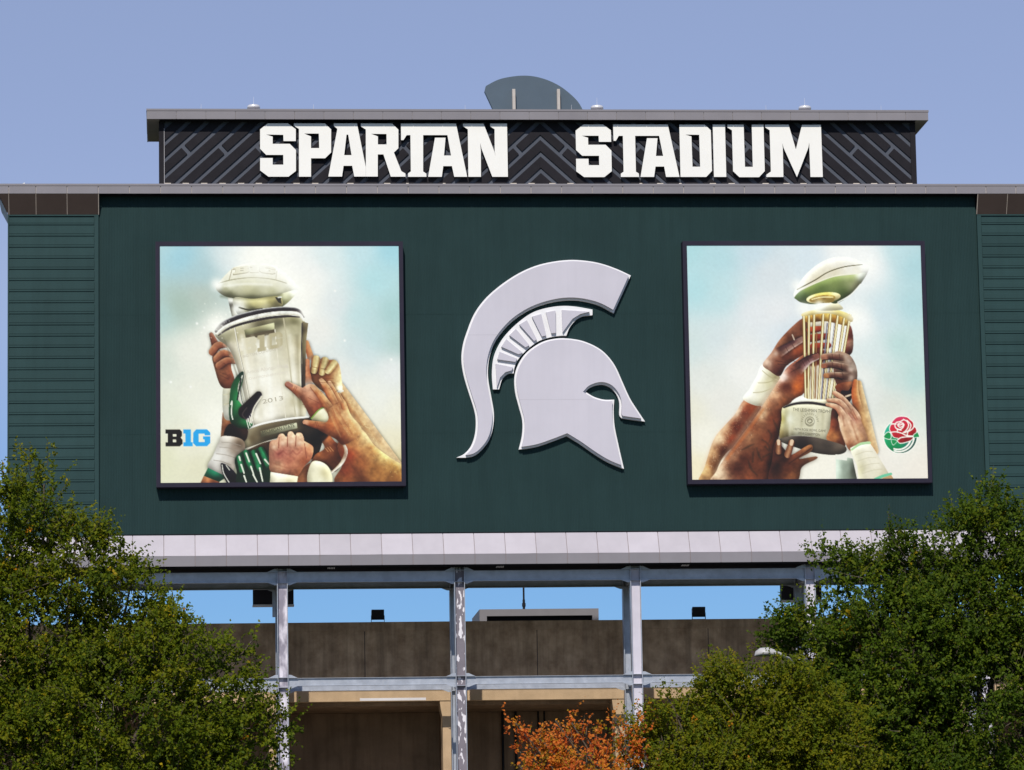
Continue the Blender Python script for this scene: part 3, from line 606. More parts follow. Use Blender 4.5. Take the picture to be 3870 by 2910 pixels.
    K([(936,768),(990,764),(1068,772)],[23,24,26],dk,tip=(196,128,98)); K([(934,822),(990,816),(1086,836)],[19,22,26],dk,tip=(186,108,74)); K([(948,882),(1000,880),(1090,888)],[19,22,26],dk,tip=(206,134,76))
    K([(1030,842),(1050,850)],3,(30,24,24)); K([(1020,895),(1046,908)],3,(32,26,26))
    S([(1010,940),(1132,922),(1112,1005),(1085,1048),(1030,1005)], [(1030,960,(110,54,30)),(1100,950,(150,92,60)),(1080,1020,(60,34,30))]); K([(1050,985),(1090,985),(1108,965)],12,(44,34,40)); K([(1068,1012),(1108,998)],5,(220,196,170))
    # hand behind on the right
    K([(1150,930),(1168,1090),(1245,1345)],[18,40,28],[(206,132,76),(226,168,110),(240,200,150)][::-1],fd=0)
    K([(1130,920),(1128,1000),(1150,1110)],[17,26,34],[(236,176,120),(212,120,62),(190,90,40)]); 
    # base
    S([(735,1050),(790,1008),(842,1026),(960,1030),(1005,1040),(1012,1064),(850,1062)], [(790,1030,(240,238,226)),(900,1040,(232,222,190)),(990,1050,(206,196,166))])
    S([(680,1078),(740,1062),(860,1060),(988,1084),(974,1200),(956,1278),(860,1256),(740,1250),(664,1266),(674,1150)],
      [(684,1150,(140,130,76)),(718,1150,(220,220,202)),(820,1150,(194,189,164)),(900,1180,(204,199,172)),(955,1190,(210,203,176)),(678,1250,(126,112,74)),(780,1230,(206,202,178))], shd=.5)
    S([(986,1084),(1034,1112),(1032,1200),(1066,1316),(954,1278),(972,1200)], [(1000,1120,(60,34,28)),(1010,1180,(136,66,42)),(1000,1260,(196,122,66)),(1040,1290,(120,64,40))])
    K([(690,1076),(760,1054),(860,1050),(985,1072)],[7,9,10,9],[(130,126,120),(54,48,50),(40,36,40),(150,140,124)])
    S([(662,1270),(740,1252),(860,1258),(960,1280),(1062,1314),(1068,1352),(1000,1370),(880,1357),(760,1322),(680,1292)], [(700,1275,(84,76,68)),(800,1290,(50,42,40)),(900,1320,(84,74,66)),(1020,1345,(96,84,74)),(960,1300,(70,62,56))])
    c = ell(848,1164,28,28,0); K(c + c[:1],2,(120,116,98)); c = ell(848,1160,15,14,0); K(c + c[:1],2,(124,120,102)); K([(836,1160),(850,1150),(862,1164),(846,1172)],2,(124,120,102)); K([(824,1176),(848,1186),(872,1174)],2,(124,120,102))
    for i in range(13):
        t = math.pi * (1.03 - .0 + i / 12 * .94); K([(848 + 46 * math.cos(t), 1166 + 46 * math.sin(t)), (848 + 54 * math.cos(t), 1166 + 54 * math.sin(t))], 2, (122,118,100), a=.8)
    # lower hand
    S([(615,1400),(636,1290),(690,1330),(722,1372),(840,1308),(866,1320),(850,1352),(780,1392),(882,1378),(888,1394),(800,1442),(765,1530),(600,1530)],
      [(660,1350,(72,38,30)),(640,1450,(48,26,22)),(750,1382,(112,60,36)),(835,1328,(162,104,62)),(720,1450,(98,52,32)),(855,1396,(140,88,56)),(745,1495,(158,96,54)),(690,1400,(62,32,24))], shd=.5)
    K([(656,1292),(656,1345)],[19,22],[(120,72,46),(196,136,96),(90,48,34)][::-1]); K([(736,1292),(712,1365)],[20,24],[(130,78,48),(200,140,100),(96,52,36)][::-1])
    K([(655,1282),(656,1300)],[10,9],(226,190,160)); K([(738,1284),(734,1302)],[11,10],(226,190,160)); K([(860,1325),(780,1380),(720,1420)],3,(60,32,22),a=.7)
    # arms at the lower right
    S([(1008,1372),(1112,1392),(1142,1530),(1010,1530)], [(1020,1450,(176,192,178)),(1070,1450,(140,152,140)),(1125,1470,(92,96,84))], sm=False); S([(1006,1366),(1080,1376),(1076,1404),(1010,1396)], (228,226,216), sm=False)
    S([(1060,1085),(1100,1058),(1142,1110),(1172,1180),(1204,1292),(1106,1348),(1060,1280),(1030,1180),(1024,1130)],
      [(1080,1150,(232,184,152)),(1132,1150,(196,130,106)),(1120,1230,(222,174,140)),(1056,1240,(206,152,114)),(1165,1262,(196,138,98)),(1090,1315,(166,106,74)),(1150,1200,(206,146,112)),(1040,1150,(226,172,138))], shd=.5)
    lt = [(240,192,162),(228,172,138),(206,142,110),(160,96,70)]
    K([(1092,1075),(1130,1120),(1152,1160)],[20,22,20],lt); K([(1002,990),(1052,1030),(1118,1118)],[16,22,28],lt); K([(960,1034),(1030,1046),(1086,1120)],[12,21,28],lt); K([(956,1060),(1020,1082),(1062,1150)],[12,20,30],lt)
    K([(1110,1090),(1140,1150)],3,(170,104,84),a=.7); K([(1086,1116),(1120,1160)],4,(176,104,90),a=.6)
    S([(1100,1345),(1112,1320),(1200,1290),(1228,1312),(1284,1400),(1342,1500),(1345,1535),(1165,1535),(1140,1440)], [(1130,1370,(214,208,184)),(1210,1340,(236,228,208)),(1250,1420,(230,222,202)),(1160,1460,(186,180,148)),(1210,1480,(222,214,192)),(1310,1500,(206,196,170))])
    for i in range(4): K([(1130+i*14,1370+i*38),(1190+i*16,1350+i*38),(1235+i*20,1350+i*36)],2.5,(190,182,156),a=.6)
    K([(1106,1338),(1158,1304),(1216,1296)],[6,8,8],(166,206,152)); K([(1250,1520),(1300,1500),(1348,1488)],[8,9,8],(106,190,152)); S([(1296,1512),(1350,1494),(1372,1530),(1300,1535)],(206,160,112),sm=False)
    K([(1040,1140),(1040,1200),(1072,1290)],[6,8,6],(244,206,176),a=.5,soft=6)
    def crease(pts, w=2.2, c=(44,22,18), a=.42): K(pts, w, c, a=a)
    for q in ([(985,748),(990,788)],[(1030,750),(1034,790)],[(985,798),(990,838)],[(1040,808),(1046,850)],[(1000,862),(1004,900)],[(1050,866),(1054,905)],[(830,772),(846,800)],[(800,790),(818,822)],[(740,690),(756,716)],[(700,705),(716,735)],[(640,790),(700,800)],[(650,810),(715,815)],[(720,780),(770,800)],[(730,860),(790,830)]): crease(q)
    for q in ([(1085,1160),(1110,1230),(1130,1290)],[(1115,1150),(1140,1220),(1160,1280)]): K(q,4,(250,210,178),a=.35,soft=4)
    for q in ([(1100,1160),(1126,1230),(1146,1290)],[(1050,1130),(1060,1190)]): K(q,3,(150,88,62),a=.45,soft=3)
    for q in ([(1020,1062),(1032,1078)],[(1026,1036),(1040,1054)],[(1046,1016),(1060,1034)]): crease(q,2,(150,86,62))
    for x,y in ((1085,790),(1100,845),(1105,895),(1070,765),(640,745),(690,890)): p.glow(x,y,16,(214,196,186),.45)
    rg = np.random.default_rng(21)
    for _ in range(150):
        t = rg.random(); x = 640 - t * 370 + abs(rg.normal(0, 20)); y = 940 + t * 540 + rg.normal(0, 16); K([(x,y),(x+rg.normal(0,4),y+rg.normal(0,4))],1.4,(250,224,196),a=.3)
    for _ in range(110):
        t = rg.random(); x = 430 - t * 240 + abs(rg.normal(0, 26)); y = 1080 + t * 380 + rg.normal(0, 16); K([(x,y),(x+rg.normal(0,4),y+rg.normal(0,4))],1.4,(246,214,180),a=.3)
    K([(545,1080),(430,1260),(330,1370)],[10,20,14],(60,20,12),a=.5,soft=14); K([(560,1090),(460,1230),(340,1390)],[4,5,4],(226,110,40),a=.6,soft=6)
    for xa in (700,730,800,880,930): K([(xa,1085),(xa-6,1245)],[5,5],(240,238,222) if xa in (730,880) else (150,144,116),a=.4,soft=6)
    # rose mark
    q = lambda pts: [(847.8 + x * .451, 798.9 + y * .451) for x, y in pts]
    W_, G_, R_ = (244,240,232), (12,140,96), (236,30,52)
    circ = lambda cx, cy, r: [(cx + r * math.cos(t), cy + r * math.sin(t)) for t in np.linspace(0, 2 * math.pi, 28, endpoint=False)]
    p.glow(*q([(1255,1010)])[0], 150, (246,242,236), .35)
    S(q(circ(1240,1020,238)), W_); S(q(circ(1240,1020,224)), [(x, y, c) for (x, y), c in zip(q([(1150,1100),(1400,1150),(1100,950)]), [(10,150,90),(24,128,116),(30,130,110)])])
    for r, dx in ((176,-30),(204,-18),):
        K(q([(1240 + dx + r * math.cos(t), 1020 + r * math.sin(t)) for t in np.linspace(-.1, 1.9, 10)]), 5, W_)
    for L in ([(1003,1026),(1040,968),(1092,952),(1118,1000),(1106,1058),(1050,1054)],[(1412,1036),(1426,960),(1468,945),(1506,1026),(1460,1034)],[(1112,1058),(1200,1072),(1164,1124),(1132,1134)]):
        S(q(L), W_); cx = sum(a for a, b in L) / len(L); cy = sum(b for a, b in L) / len(L)
        S(q([(cx + (a - cx) * .82, cy + (b - cy) * .82) for a, b in L]), (14,146,84))
    rose = [(1108,850),(1130,800),(1185,752),(1250,738),(1330,748),(1378,785),(1420,825),(1428,880),(1462,908),(1468,962),(1424,1000),(1418,1050),(1370,1088),(1240,1118),(1196,1078),(1208,1050),(1140,1030),(1108,970),(1086,925),(1090,880)]
    S(q(rose), W_); S(q([(1270 + (a - 1270) * .94, 925 + (b - 925) * .94) for a, b in rose]), [(x, y, c) for (x, y), c in zip(q([(1200,780),(1350,1000),(1150,900)]), [(240,40,80),(232,24,40),(238,34,60)])])
    for L in ([(1096,962),(1180,956),(1260,976),(1316,1004),(1410,1016)],[(1108,852),(1150,846),(1180,850)],[(1206,1062),(1250,1034),(1330,1024),(1412,1020)],[(1284,788),(1330,815),(1352,870),(1320,935),(1276,968)],[(1284,788),(1240,815),(1190,826),(1164,862),(1180,905),(1230,922),(1270,900),(1290,860)],[(1330,800),(1382,860),(1360,930),(1300,968)],[(1206,850),(1240,834),(1280,842),(1270,880),(1230,892),(1206,870),(1206,850)],[(1216,862),(1250,858),(1280,844)],[(1200,920),(1196,958)],[(1340,960),(1330,1010)],[(1428,880),(1400,920),(1350,950)],[(1196,925),(1250,930)]):
        K(q(L), 3.4, W_)
    return p.done()
# ================================================================ ground
X0 = 14.42                                            # axis of symmetry of the scoreboard
g = MB().add([(-3000, -3000, 0), (3000, -3000, 0), (3000, 3000, 0), (-3000, 3000, 0)], [(0, 1, 2, 3)]).build('ground', 'ground_grass')
tag(g, 'mown grass stretching away around the stadium', kind='structure')
rd = MB().box(-400, 400, -40, -24, -.2, .004).build('road', 'asphalt'); tag(rd, 'asphalt road running past the trees', kind='structure')
pv = MB().box(-400, 400, -24, 3.9, -.2, .13).build('pavement', 'kerb_concrete'); tag(pv, 'pale concrete pavement at the foot of the stadium', kind='structure')

# ================================================================ scoreboard
WX0, WX1 = -2.60, 31.44          # corrugated wall
BX0, BX1 = -6.04, 34.88          # whole body
FX0, FX1 = -6.42, 35.26          # top fascia
board = thing('scoreboard', 'wide dark green metal scoreboard back with grey fascias above steel columns', 'scoreboard', (X0, 0, 17.4))
MB().box(BX0, BX1, .06, 3.05, 17.90, 31.80).build('body', 'green_metal', board)
# corrugated cladding in three lapped courses
def corrugated(z0, z1, y):
    b = MB(); p = .0605; n = int((WX1 - WX0) / p); xs = []
    for i in range(n):
        x = WX0 + i * p; xs += [(x, y), (x + .020, y), (x + .0275, y - .018), (x + .053, y - .018)]
    xs.append((WX0 + n * p, y)); k = len(xs)
    b.v = [(a, c, z0) for a, c in xs] + [(a, c, z1) for a, c in xs]
    b.f = [(i, i + 1, i + 1 + k, i + k) for i in range(k - 1)]; b.mi = [0] * (k - 1); return b
for z0, z1, y in ((18.72, 22.60, .012), (22.56, 27.20, .006), (27.16, 31.82, 0.0)):
    corrugated(z0, z1, y).build('cladding_sheet', 'green_metal', board)
# side wings with horizontal planks
SEC = [(0, .018), (-.03, .030), (-.03, .100), (-.044, .112), (-.044, .290), (-.03, .302), (-.03, .385), (0, .395)]
for side in (0, 1):
    xa, xb = (BX0, WX0) if side == 0 else (WX1, BX1)
    wing = MB().box(xa, xb, -.075, .05, 18.66, 31.06).build('wing_wall', 'green_siding', board)
    ia, ib = (xa + .05, xb - .17) if side == 0 else (xa + .17, xb - .05)
    me = MB().prism_x(SEC, ia, ib).mesh('plank', 'green_siding')
    first = MB().prism_x([(a, b * .78) for a, b in SEC], ia, ib).mesh('plank', 'green_siding')
    copies('plank', first, wing, [(0, -.0755, 30.63)])
    copies('plank', me, wing, [(0, -.0755, 30.62 - .43 * (k + 1)) for k in range(27)])
    ta, tb = (xb - .16, xb) if side == 0 else (xa, xa + .16)
    MB().box(ta, tb, -.125, -.0752, 18.66, 31.03).build('corner_trim', 'green_siding', wing)
    ea, eb = (xa - .004, xa + .045) if side == 0 else (xb - .045, xb + .004)
    MB().box(ea, eb, -.128, -.0752, 18.66, 31.03).build('corner_trim', 'green_siding', wing)
    MB().box(xa, xb, -.13, -.0752, 30.985, 31.035).build('head_trim', 'green_siding', wing)
    # sloping dark bronze panels under the fascia
    band = MB().prism_x([(-.10, 31.04), (-.455, 31.80), (.05, 31.80), (.05, 31.04)], xa, xb).build('bronze_band', 'dark_void', board)
    seams = [-6.40, -6.0, -4.97, -3.79, -2.60] if side == 0 else [31.44, 32.61, 33.78, 34.83, 35.24]
    for a, b in zip(seams[:-1], seams[1:]):
        a2, b2 = a + .011, b - .011
        da = .36 if (side == 0 and a < -6.2) else 0; db = .36 if (side == 1 and b > 35) else 0
        lo, hi = (-.125, 31.04), (-.495, 31.785)
        vs = [(a2 + da, *lo), (b2 - db, *lo), (b2, *hi), (a2, *hi)]
        vs2 = [(x, y + .03, z) for x, y, z in vs]
        MB().add(vs + vs2, [(0, 1, 2, 3), (7, 6, 5, 4), (0, 4, 5, 1), (1, 5, 6, 2), (2, 6, 7, 3), (3, 7, 4, 0)]).build('panel', 'bronze_metal', band)
    for x in seams[1:-1] + ([WX0] if side == 0 else [WX1]):
        MB().add([(x - .018, -.118, 31.04), (x + .018, -.118, 31.04), (x + .018, -.488, 31.785), (x - .018, -.488, 31.785)], [(0, 1, 2, 3)]).build('seam_strip', 'bronze_seam', band)
    sx, sy = (BX0, FX0) if side == 0 else (BX1, FX1)
    MB().add([(sx, -.11, 31.04), (sx, 3.05, 31.04), (sy, 3.3, 31.785), (sy, -.49, 31.785)], [(0, 1, 2, 3)]).build('band_return', 'grey_metal', band)
# top fascia of the main body
fas = MB().box(FX0 + .02, FX1 - .02, -.455, 3.4, 31.80, 32.13).build('top_fascia', 'seam_light', board)
edges = [FX0, -6.0, -4.97] + [-3.79 + 1.185 * k for k in range(31)] + [32.94, 34.12, FX1]
edges = sorted(set(round(e, 3) for e in edges if FX0 <= e <= FX1))
edges = [e for i, e in enumerate(edges) if i == 0 or e - edges[i - 1] > .3]; edges[-1] = FX1
for a, b in zip(edges[:-1], edges[1:]):
    MB().box(a + .013, b - .013, -.5, -.4555, 31.785, 32.075).build('panel', 'grey_metal', fas)
MB().box(FX0 - .01, FX1 + .01, -.515, 3.42, 32.087, 32.165).build('coping', 'grey_metal', fas)
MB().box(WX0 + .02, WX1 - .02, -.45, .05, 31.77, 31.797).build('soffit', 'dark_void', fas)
# sloping sill under the wall
sill = MB().prism_x([(.05, 18.66), (-.02, 18.66), (-.53, 17.86), (-.53, 17.47), (.05, 17.47)], BX0, BX1).build('bottom_sill', 'sill_seam', board)
sw = 1.176; ks = int((BX1 - BX0) / sw) + 1; x = BX0
rng = random.Random(5)
while x < BX1 - .05:
    b = min(x + sw, BX1)
    t1 = rng.uniform(-.012, .012)
    sl_ = MB().add([(x + .012, -.012, 18.705), (b - .012, -.012, 18.705), (b - .012, -.555 + t1, 17.853), (x + .012, -.555 - t1, 17.853),
                    (x + .012, .02, 18.68), (b - .012, .02, 18.68), (b - .012, -.53, 17.83), (x + .012, -.53, 17.83)],
                   [(0, 3, 2, 1), (4, 5, 6, 7), (0, 1, 5, 4), (1, 2, 6, 5), (2, 3, 7, 6), (3, 0, 4, 7)]).build('sill_panel', 'sill_metal', sill)
    MB().box(x + .012, b - .012, -.552, -.5305, 17.455, 17.849).build('drip_panel', 'grey_metal', sill)
    x += sw
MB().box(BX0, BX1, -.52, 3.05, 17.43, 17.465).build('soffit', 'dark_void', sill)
MB().box(WX0, WX1, -.03, .05, 18.70, 18.735).build('base_trim', 'dark_void', board)
# small grilles in the soffit
for px in (1252, 1890, 2590):
    xx, zz = at(px, 2148, .1)
    b = MB()
    for k in range(5): b.box(xx - .14 + k * .06, xx - .11 + k * .06, -.1, .3, 17.40, 17.427)
    b.build('soffit_grille', 'pale_trim', sill)

# ================================================================ name sign on the roof
PX0, PX1, PZ0, PZ1 = -.29, 29.13, 32.17, 34.72
sign = thing('name_sign', 'dark rooftop sign box with large white block letters on diagonal planks', 'sign', (X0, 0, 32.17))
MB().box(PX0, PX1, .0, 3.4, PZ0, PZ1).build('sign_wall', ['sign_back'], sign)
MB().box(PX0 - .002, PX0 + .205, -.075, -.001, PZ0, PZ1 - .01).build('edge_trim', 'sign_plank', sign)
MB().box(PX1 - .205, PX1 + .002, -.075, -.001, PZ0, PZ1 - .01).build('edge_trim', 'sign_plank', sign)
MB().box(PX0 + .197, PX0 + .209, -.08, -.0755, PZ0, PZ1 - .3).build('trim_bead', 'pale_trim', sign)
SL = .915; PER = .65; GAP = .215
half = [(-1, 0, 0), (1, 0, 14.50), (0, -1, -(PZ0 + .02)), (0, 1, PZ1 - .02)]
nrm = math.hypot(1, SL)
for sgn in (-1, 1):
    for k in range(-4, 26):
        zc = 33.44 + PER * (k + .5)
        h = (PER - GAP) / 2
        base = [(-.5, zc - h + .5 * SL), (15.5, zc - h - 15.5 * SL), (15.5, zc + h - 15.5 * SL), (-.5, zc + h + .5 * SL)]
        polys = [clip_poly(base, half)]
        if k % 2 == 1 and polys[0]:
            # plank broken by a joint at mid height: along-plank coordinate t = (d - SL*z)/nrm
            zj = 33.60; dj = (zc - zj) / SL; t0 = (dj - SL * zj) / nrm; w = .085
            polys = [clip_poly(polys[0], [(1 / nrm, -SL / nrm, t0 - w)]), clip_poly(polys[0], [(-1 / nrm, SL / nrm, -(t0 + w))])]
        for q in polys:
            if len(q) < 3: continue
            q = [(X0 + .02 * sgn * 0 + sgn * d, z) for d, z in q]
            ar = abs(sum(q[i - 1][0] * q[i][1] - q[i][0] * q[i - 1][1] for i in range(len(q)))) / 2
            if ar < .01: continue
            MB().prism_y(q, -.058, -.001).build('diagonal_plank', 'sign_plank', sign)
sf = MB().box(-.71, 29.54, -.455, 3.75, 34.72, 35.06).build('roof_fascia', 'seam_light', sign)
e2 = [-.75 + 1.132 * k for k in range(27)] + [29.58]; e2 = [e for e in e2 if e < 29.2] + [29.58]
for a, b in zip(e2[:-1], e2[1:]):
    MB().box(a + .007, b - .007, -.5, -.4555, 34.695, 35.005).build('panel', 'grey_metal', sf)
for xa in (-.752, 29.542):
    MB().box(xa, xa + .04, -.4553, 3.78, 34.695, 35.005).build('side_panel', 'grey_metal', sf)
MB().box(-.765, 29.595, -.515, 3.8, 35.017, 35.095).build('coping', 'grey_metal', sf)
MB().box(-.71, PX0 + .02, -.45, 3.74, 34.70, 34.718).build('soffit', 'soffit_metal', sf)
MB().box(PX1 - .02, 29.54, -.45, 3.74, 34.70, 34.718).build('soffit', 'soffit_metal', sf)
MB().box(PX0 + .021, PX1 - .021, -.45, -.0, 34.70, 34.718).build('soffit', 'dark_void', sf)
for px in (634,702,771.5,841,911,978,1120.6,1191,1324,1463,1539,1678,1940,2008,2087,2155,2421,2494,2570,2693,2764,2892,2971,3035,3169,3235,3302,3369,3435):
    xx, _ = at(px, 690, -.2); w = .12 if px not in (1539, 1678, 2421, 2570) else .05
    MB().box(xx - w, xx + w, -.30, -.09, 32.177, 32.235).build('base_flashing', 'flashing_metal', sign)
MB().box(PX0 + .1, PX1 - .1, -.32, -.001, 32.166, 32.176).build('base_ledge', 'pale_trim', sign)

# letters: front face 0.25 m before the wall
A_, B_, C_, D_ = (960, 440), (1430, 440), (2150, 440), (2620, 440)
def zp(o, pts): return [at(o[0] + x / 4.254, o[1] + y / 4.254, -.25) for x, y in pts]
LET = [
 ('S', A_, [(220,112),(545,112),(672,205),(672,396),(475,396),(470,295),(195,291),(300,325),(300,440),(575,440),(675,540),(675,875),(555,968),(232,968),(98,868),(98,668),(300,668),(300,775),(472,775),(470,618),(195,618),(98,520),(98,208)], []),
 ('P', A_, [(640,112),(1140,112),(1240,208),(1240,578),(1143,672),(917,672),(917,968),(722,968),(722,200),(640,150)], [[(805,275),(1042,275),(1048,508),(917,508),(917,322)]]),
 ('A', A_, [(1282,112),(1655,112),(1797,815),(1797,966),(1612,966),(1578,793),(1440,793),(1415,966),(1195,966),(1340,200),(1282,152)], [[(1488,292),(1514,292),(1568,622),(1450,622)]]),
 ('R', A_, [(1718,112),(2221,114),(2321,212),(2321,510),(2249,580),(2369,880),(2434,918),(2436,968),(2199,968),(2081,610),(1990,610),(1990,966),(1799,966),(1797,210),(1718,160)], [[(1880,280),(2130,282),(2132,450),(1992,450),(1992,320)]]),
 ('T and A', B_, [(362,115),(1248,115),(1428,970),(1220,970),(1183,798),(1043,798),(1020,970),(800,970),(910,342),(1080,342),(1055,628),(1168,628),(1110,300),(720,300),(720,885),(770,918),(772,970),(478,970),(478,915),(522,885),(515,300),(455,300),(403,380),(365,380)], []),
 ('N', B_, [(1360,115),(1690,115),(1868,570),(1885,645),(1870,555),(1868,205),(1797,160),(1797,115),(2068,115),(2083,970),(1832,970),(1658,520),(1636,418),(1648,560),(1650,970),(1447,970),(1438,208),(1360,155)], []),
 ('S', C_, [(235,130),(548,130),(675,222),(680,408),(482,408),(478,310),(205,310),(308,342),(312,455),(590,455),(683,548),(690,880),(570,975),(245,975),(118,882),(115,680),(315,680),(318,783),(487,783),(485,632),(215,632),(115,540),(108,228)], []),
 ('T and A', C_, [(710,130),(1590,130),(1778,972),(1562,972),(1532,805),(1393,805),(1370,972),(1152,972),(1255,350),(1425,350),(1400,635),(1515,635),(1450,312),(1065,312),(1078,888),(1125,918),(1128,972),(835,972),(835,920),(880,888),(868,312),(802,312),(755,392),(718,392)], []),
 ('D', C_, [(1775,132),(2184,132),(2281,222),(2301,875),(2209,972),(1795,972)], [[(1870,292),(2095,295),(2110,808),(1988,808),(1970,322)]]),
 ('I', D_, [(313,132),(510,132),(532,972),(333,972)], []),
 ('U', D_, [(550,132),(810,132),(832,810),(957,810),(940,132),(1130,132),(1150,878),(1058,976),(742,976),(640,880),(622,222),(550,178)], []),
 ('M', D_, [(1153,132),(1533,132),(1650,530),(1748,135),(2053,135),(2083,973),(1885,973),(1868,560),(1865,420),(1850,505),(1667,976),(1452,505),(1433,428),(1440,520),(1450,973),(1175,973),(1178,935),(1248,885),(1228,222),(1155,175)], []),
]
for ch, o, pts, holes in LET:
    lo = MB().prism_y(zp(o, pts), -.25, -.13, [zp(o, h) for h in holes], 0, 1).build('letter', ['white_face', 'letter_side'], sign)
    lo['label'] = ('white joined block letters %s' if len(ch) > 1 else 'white block letter %s') % ch
    xs = [p[0] for p in zp(o, pts)]; zs = [p[1] for p in zp(o, pts)]; b = MB()

# curved plate on the roof behind the sign
crest = thing('roof_crest', 'dark slate curved plate rising above the roof behind the sign', 'roof emblem', (14.4, 2.5, 35.1))
cz = lambda x, y, d=2.5: at(1800 + x / 3.867, 270 + y / 3.867, d)
CP = [(262,590),(122,290),(140,212),(300,128),(450,86),(640,62),(800,66),(950,96),(1100,150),(1250,232),(1400,352),(1500,462),(1572,590)]
MB().prism_y(catmull([cz(*p) for p in CP], 4, True, (0, 1, 2, 12)), 2.5, 2.72).build('plate', 'slate_metal', crest)
for xa in (527, 1180):
    (x0, z1), (x1, _) = cz(xa, 255, 2.2), cz(xa + 43, 255, 2.2)
    MB().box(x0, x1, 2.2, 2.499, 35.0, z1).build('support_post', 'post_metal', crest)
# roof vents
VN = [(3.37, 'small shiny round vent on the sign roof, leftmost of three', 35.06), (16.75, 'small shiny round vent on the sign roof just right of the curved plate', 35.06), (24.94, 'small shiny round vent on the sign roof, rightmost of three', 35.06)]
for x, lab, z in VN:
    v = thing('roof_vent', lab, 'vent', (x, .8, z), 'shiny round vents on the sign roof')
    smooth_shade(MB().lathe([(.001, .50), (.09, .495), (.21, .46), (.25, .42), (.25, .34), (.19, .33), (.19, 0)], x, .8, z).build('cap', 'bright_metal', v))
    MB().tube([(x, .8, z + .48), (x, .8, z + .80)], [.008, .004], 6).build('spike', 'bright_metal', v)
RODS = [(760, 'hair thin lightning rod at the left end of the sign roof'), (1185, 'hair thin lightning rod on the sign roof right of the leftmost vent'), (1758, 'hair thin lightning rod on the sign roof just left of the curved plate'),
        (2160, 'hair thin lightning rod on the roof edge before the curved plate'), (2895, 'hair thin lightning rod on the sign roof left of the rightmost vent'), (3330, 'hair thin lightning rod at the right end of the sign roof')]
for px, lab in RODS:
    x, _ = at(px, 420, -.2); z0 = 35.09
    r_ = MB().tube([(x, -.2, z0), (x, -.2, z0 + .03), (x, -.2, z0 + .26)], [.02, .007, .004], 6).build('lightning_rod', 'pale_trim')
    tag(r_, lab, 'rod', 'thin rods along the sign roof')
x, z = at(87, 692, -.2)
w = thing('roof_bracket', 'tiny pale wedge lying on the scoreboard roof edge at far left', 'bracket', (x, -.2, 32.165))
MB().prism_y([(x - .1, 32.16), (x + .09, 32.16), (x + .06, 32.26), (x + .02, 32.24)], -.25, -.1).build('wedge', 'white_face', w)

# ================================================================ helmet emblem
emb = thing('helmet_emblem', 'large silver white crested helmet emblem mounted on the green wall', 'emblem', (X0, -.02, 19.5))
hz = lambda pts, y: [at(1660 + a / 1.8476, 930 + b / 1.8476, y) for a, b in pts]
CR = [(120,1477),(175,1450),(222,1395),(250,1310),(255,1210),(240,1130),(205,1020),(170,900),(155,790),(165,690),(192,600),(240,480),(310,380),(400,295),(520,210),(640,150),(760,115),(900,97),(1020,102),(1130,122),(1240,160),(1338,205),(1218,468),(1130,420),(1050,393),(960,378),(870,378),(780,393),(690,420),(600,462),(510,525),(430,610),(380,690),(350,780),(340,870),(345,950),(365,1060),(382,1170),(375,1270),(345,1360),(290,1430),(240,1465),(185,1477)]
FAN = [(375,1000),(368,900),(375,800),(398,725),(440,650),(500,580),(580,510),(660,460),(750,432),(850,418),(950,422),(1070,443),(1070,482),(1000,490),(950,520),(910,570),(888,625),(850,625),(780,635),(700,660),(640,700),(590,745),(545,800),(525,850),(520,888),(480,892),(440,930),(418,1000)]
HEL = [(555,1420),(578,1320),(580,1220),(555,1120),(530,1020),(525,920),(545,840),(590,765),(650,710),(730,665),(820,645),(900,645),(1000,662),(1100,705),(1170,760),(1230,840),(1280,950),(1330,1060),(1380,1140),(1437,1225),(1275,1202),(1257,1178),(1258,1100),(1240,1040),(1200,990),(1150,968),(1100,970),(1050,990),(1022,1018),(1080,1052),(1150,1072),(1222,1072),(1218,1150),(1225,1260),(1250,1380),(1270,1470),(1290,1555),(1180,1510),(1080,1450),(980,1380),(890,1325),(800,1360),(700,1395),(620,1412)]
FI = [[(745,462),(812,450),(814,606),(782,608)], [(648,492),(712,474),(748,624),(717,630)], [(560,547),(612,517),(682,652),(662,662)], [(490,622),(535,578),(630,692),(602,706)], [(434,702),(468,650),(584,746),(552,754)], [(406,790),(422,738),(544,786),(532,808)],
      [(856,446),(1050,458),(985,474),(930,508),(892,560),(862,602)], [(394,822),(516,846),(505,868),(462,880),(425,918),(403,985)]]
for nm, pts, sharp in (('crest_plume', CR, (0, 21, 22, 42)), ('crest_holder', FAN, (0, 11, 12, 16, 24, 27)), ('helmet_shell', HEL, (0, 19, 20, 28, 31, 36, 40))):
    big = catmull(hz(pts, -.16), 4, True, sharp)
    back = MB().prism_y(big, -.16, -.02).build('backing_plate', 'emblem_back', emb); back['label'] = nm.replace('_', ' ') + ' backing plate'
    if nm != 'crest_holder':
        sm_ = inset(big, .075)
        MB().prism_y(sm_, -.30, -.1605).build(nm, 'emblem_face', back)
    else:
        for q in FI: MB().prism_y(hz(q, -.28), -.28, -.1605).build('fin', 'emblem_face', back)
# thin sheet joints across the face
for (xa, xb, yy) in ((188, 430, 620), (548, 1090, 1072)):
    (x0, z), (x1, _) = hz([(xa, yy)], -.3)[0], hz([(xb, yy)], -.3)[0]
    MB().box(x0 + .07, x1 - .07, -.302, -.3005, z - .004, z + .004).build('sheet_joint', 'joint_grey', emb)

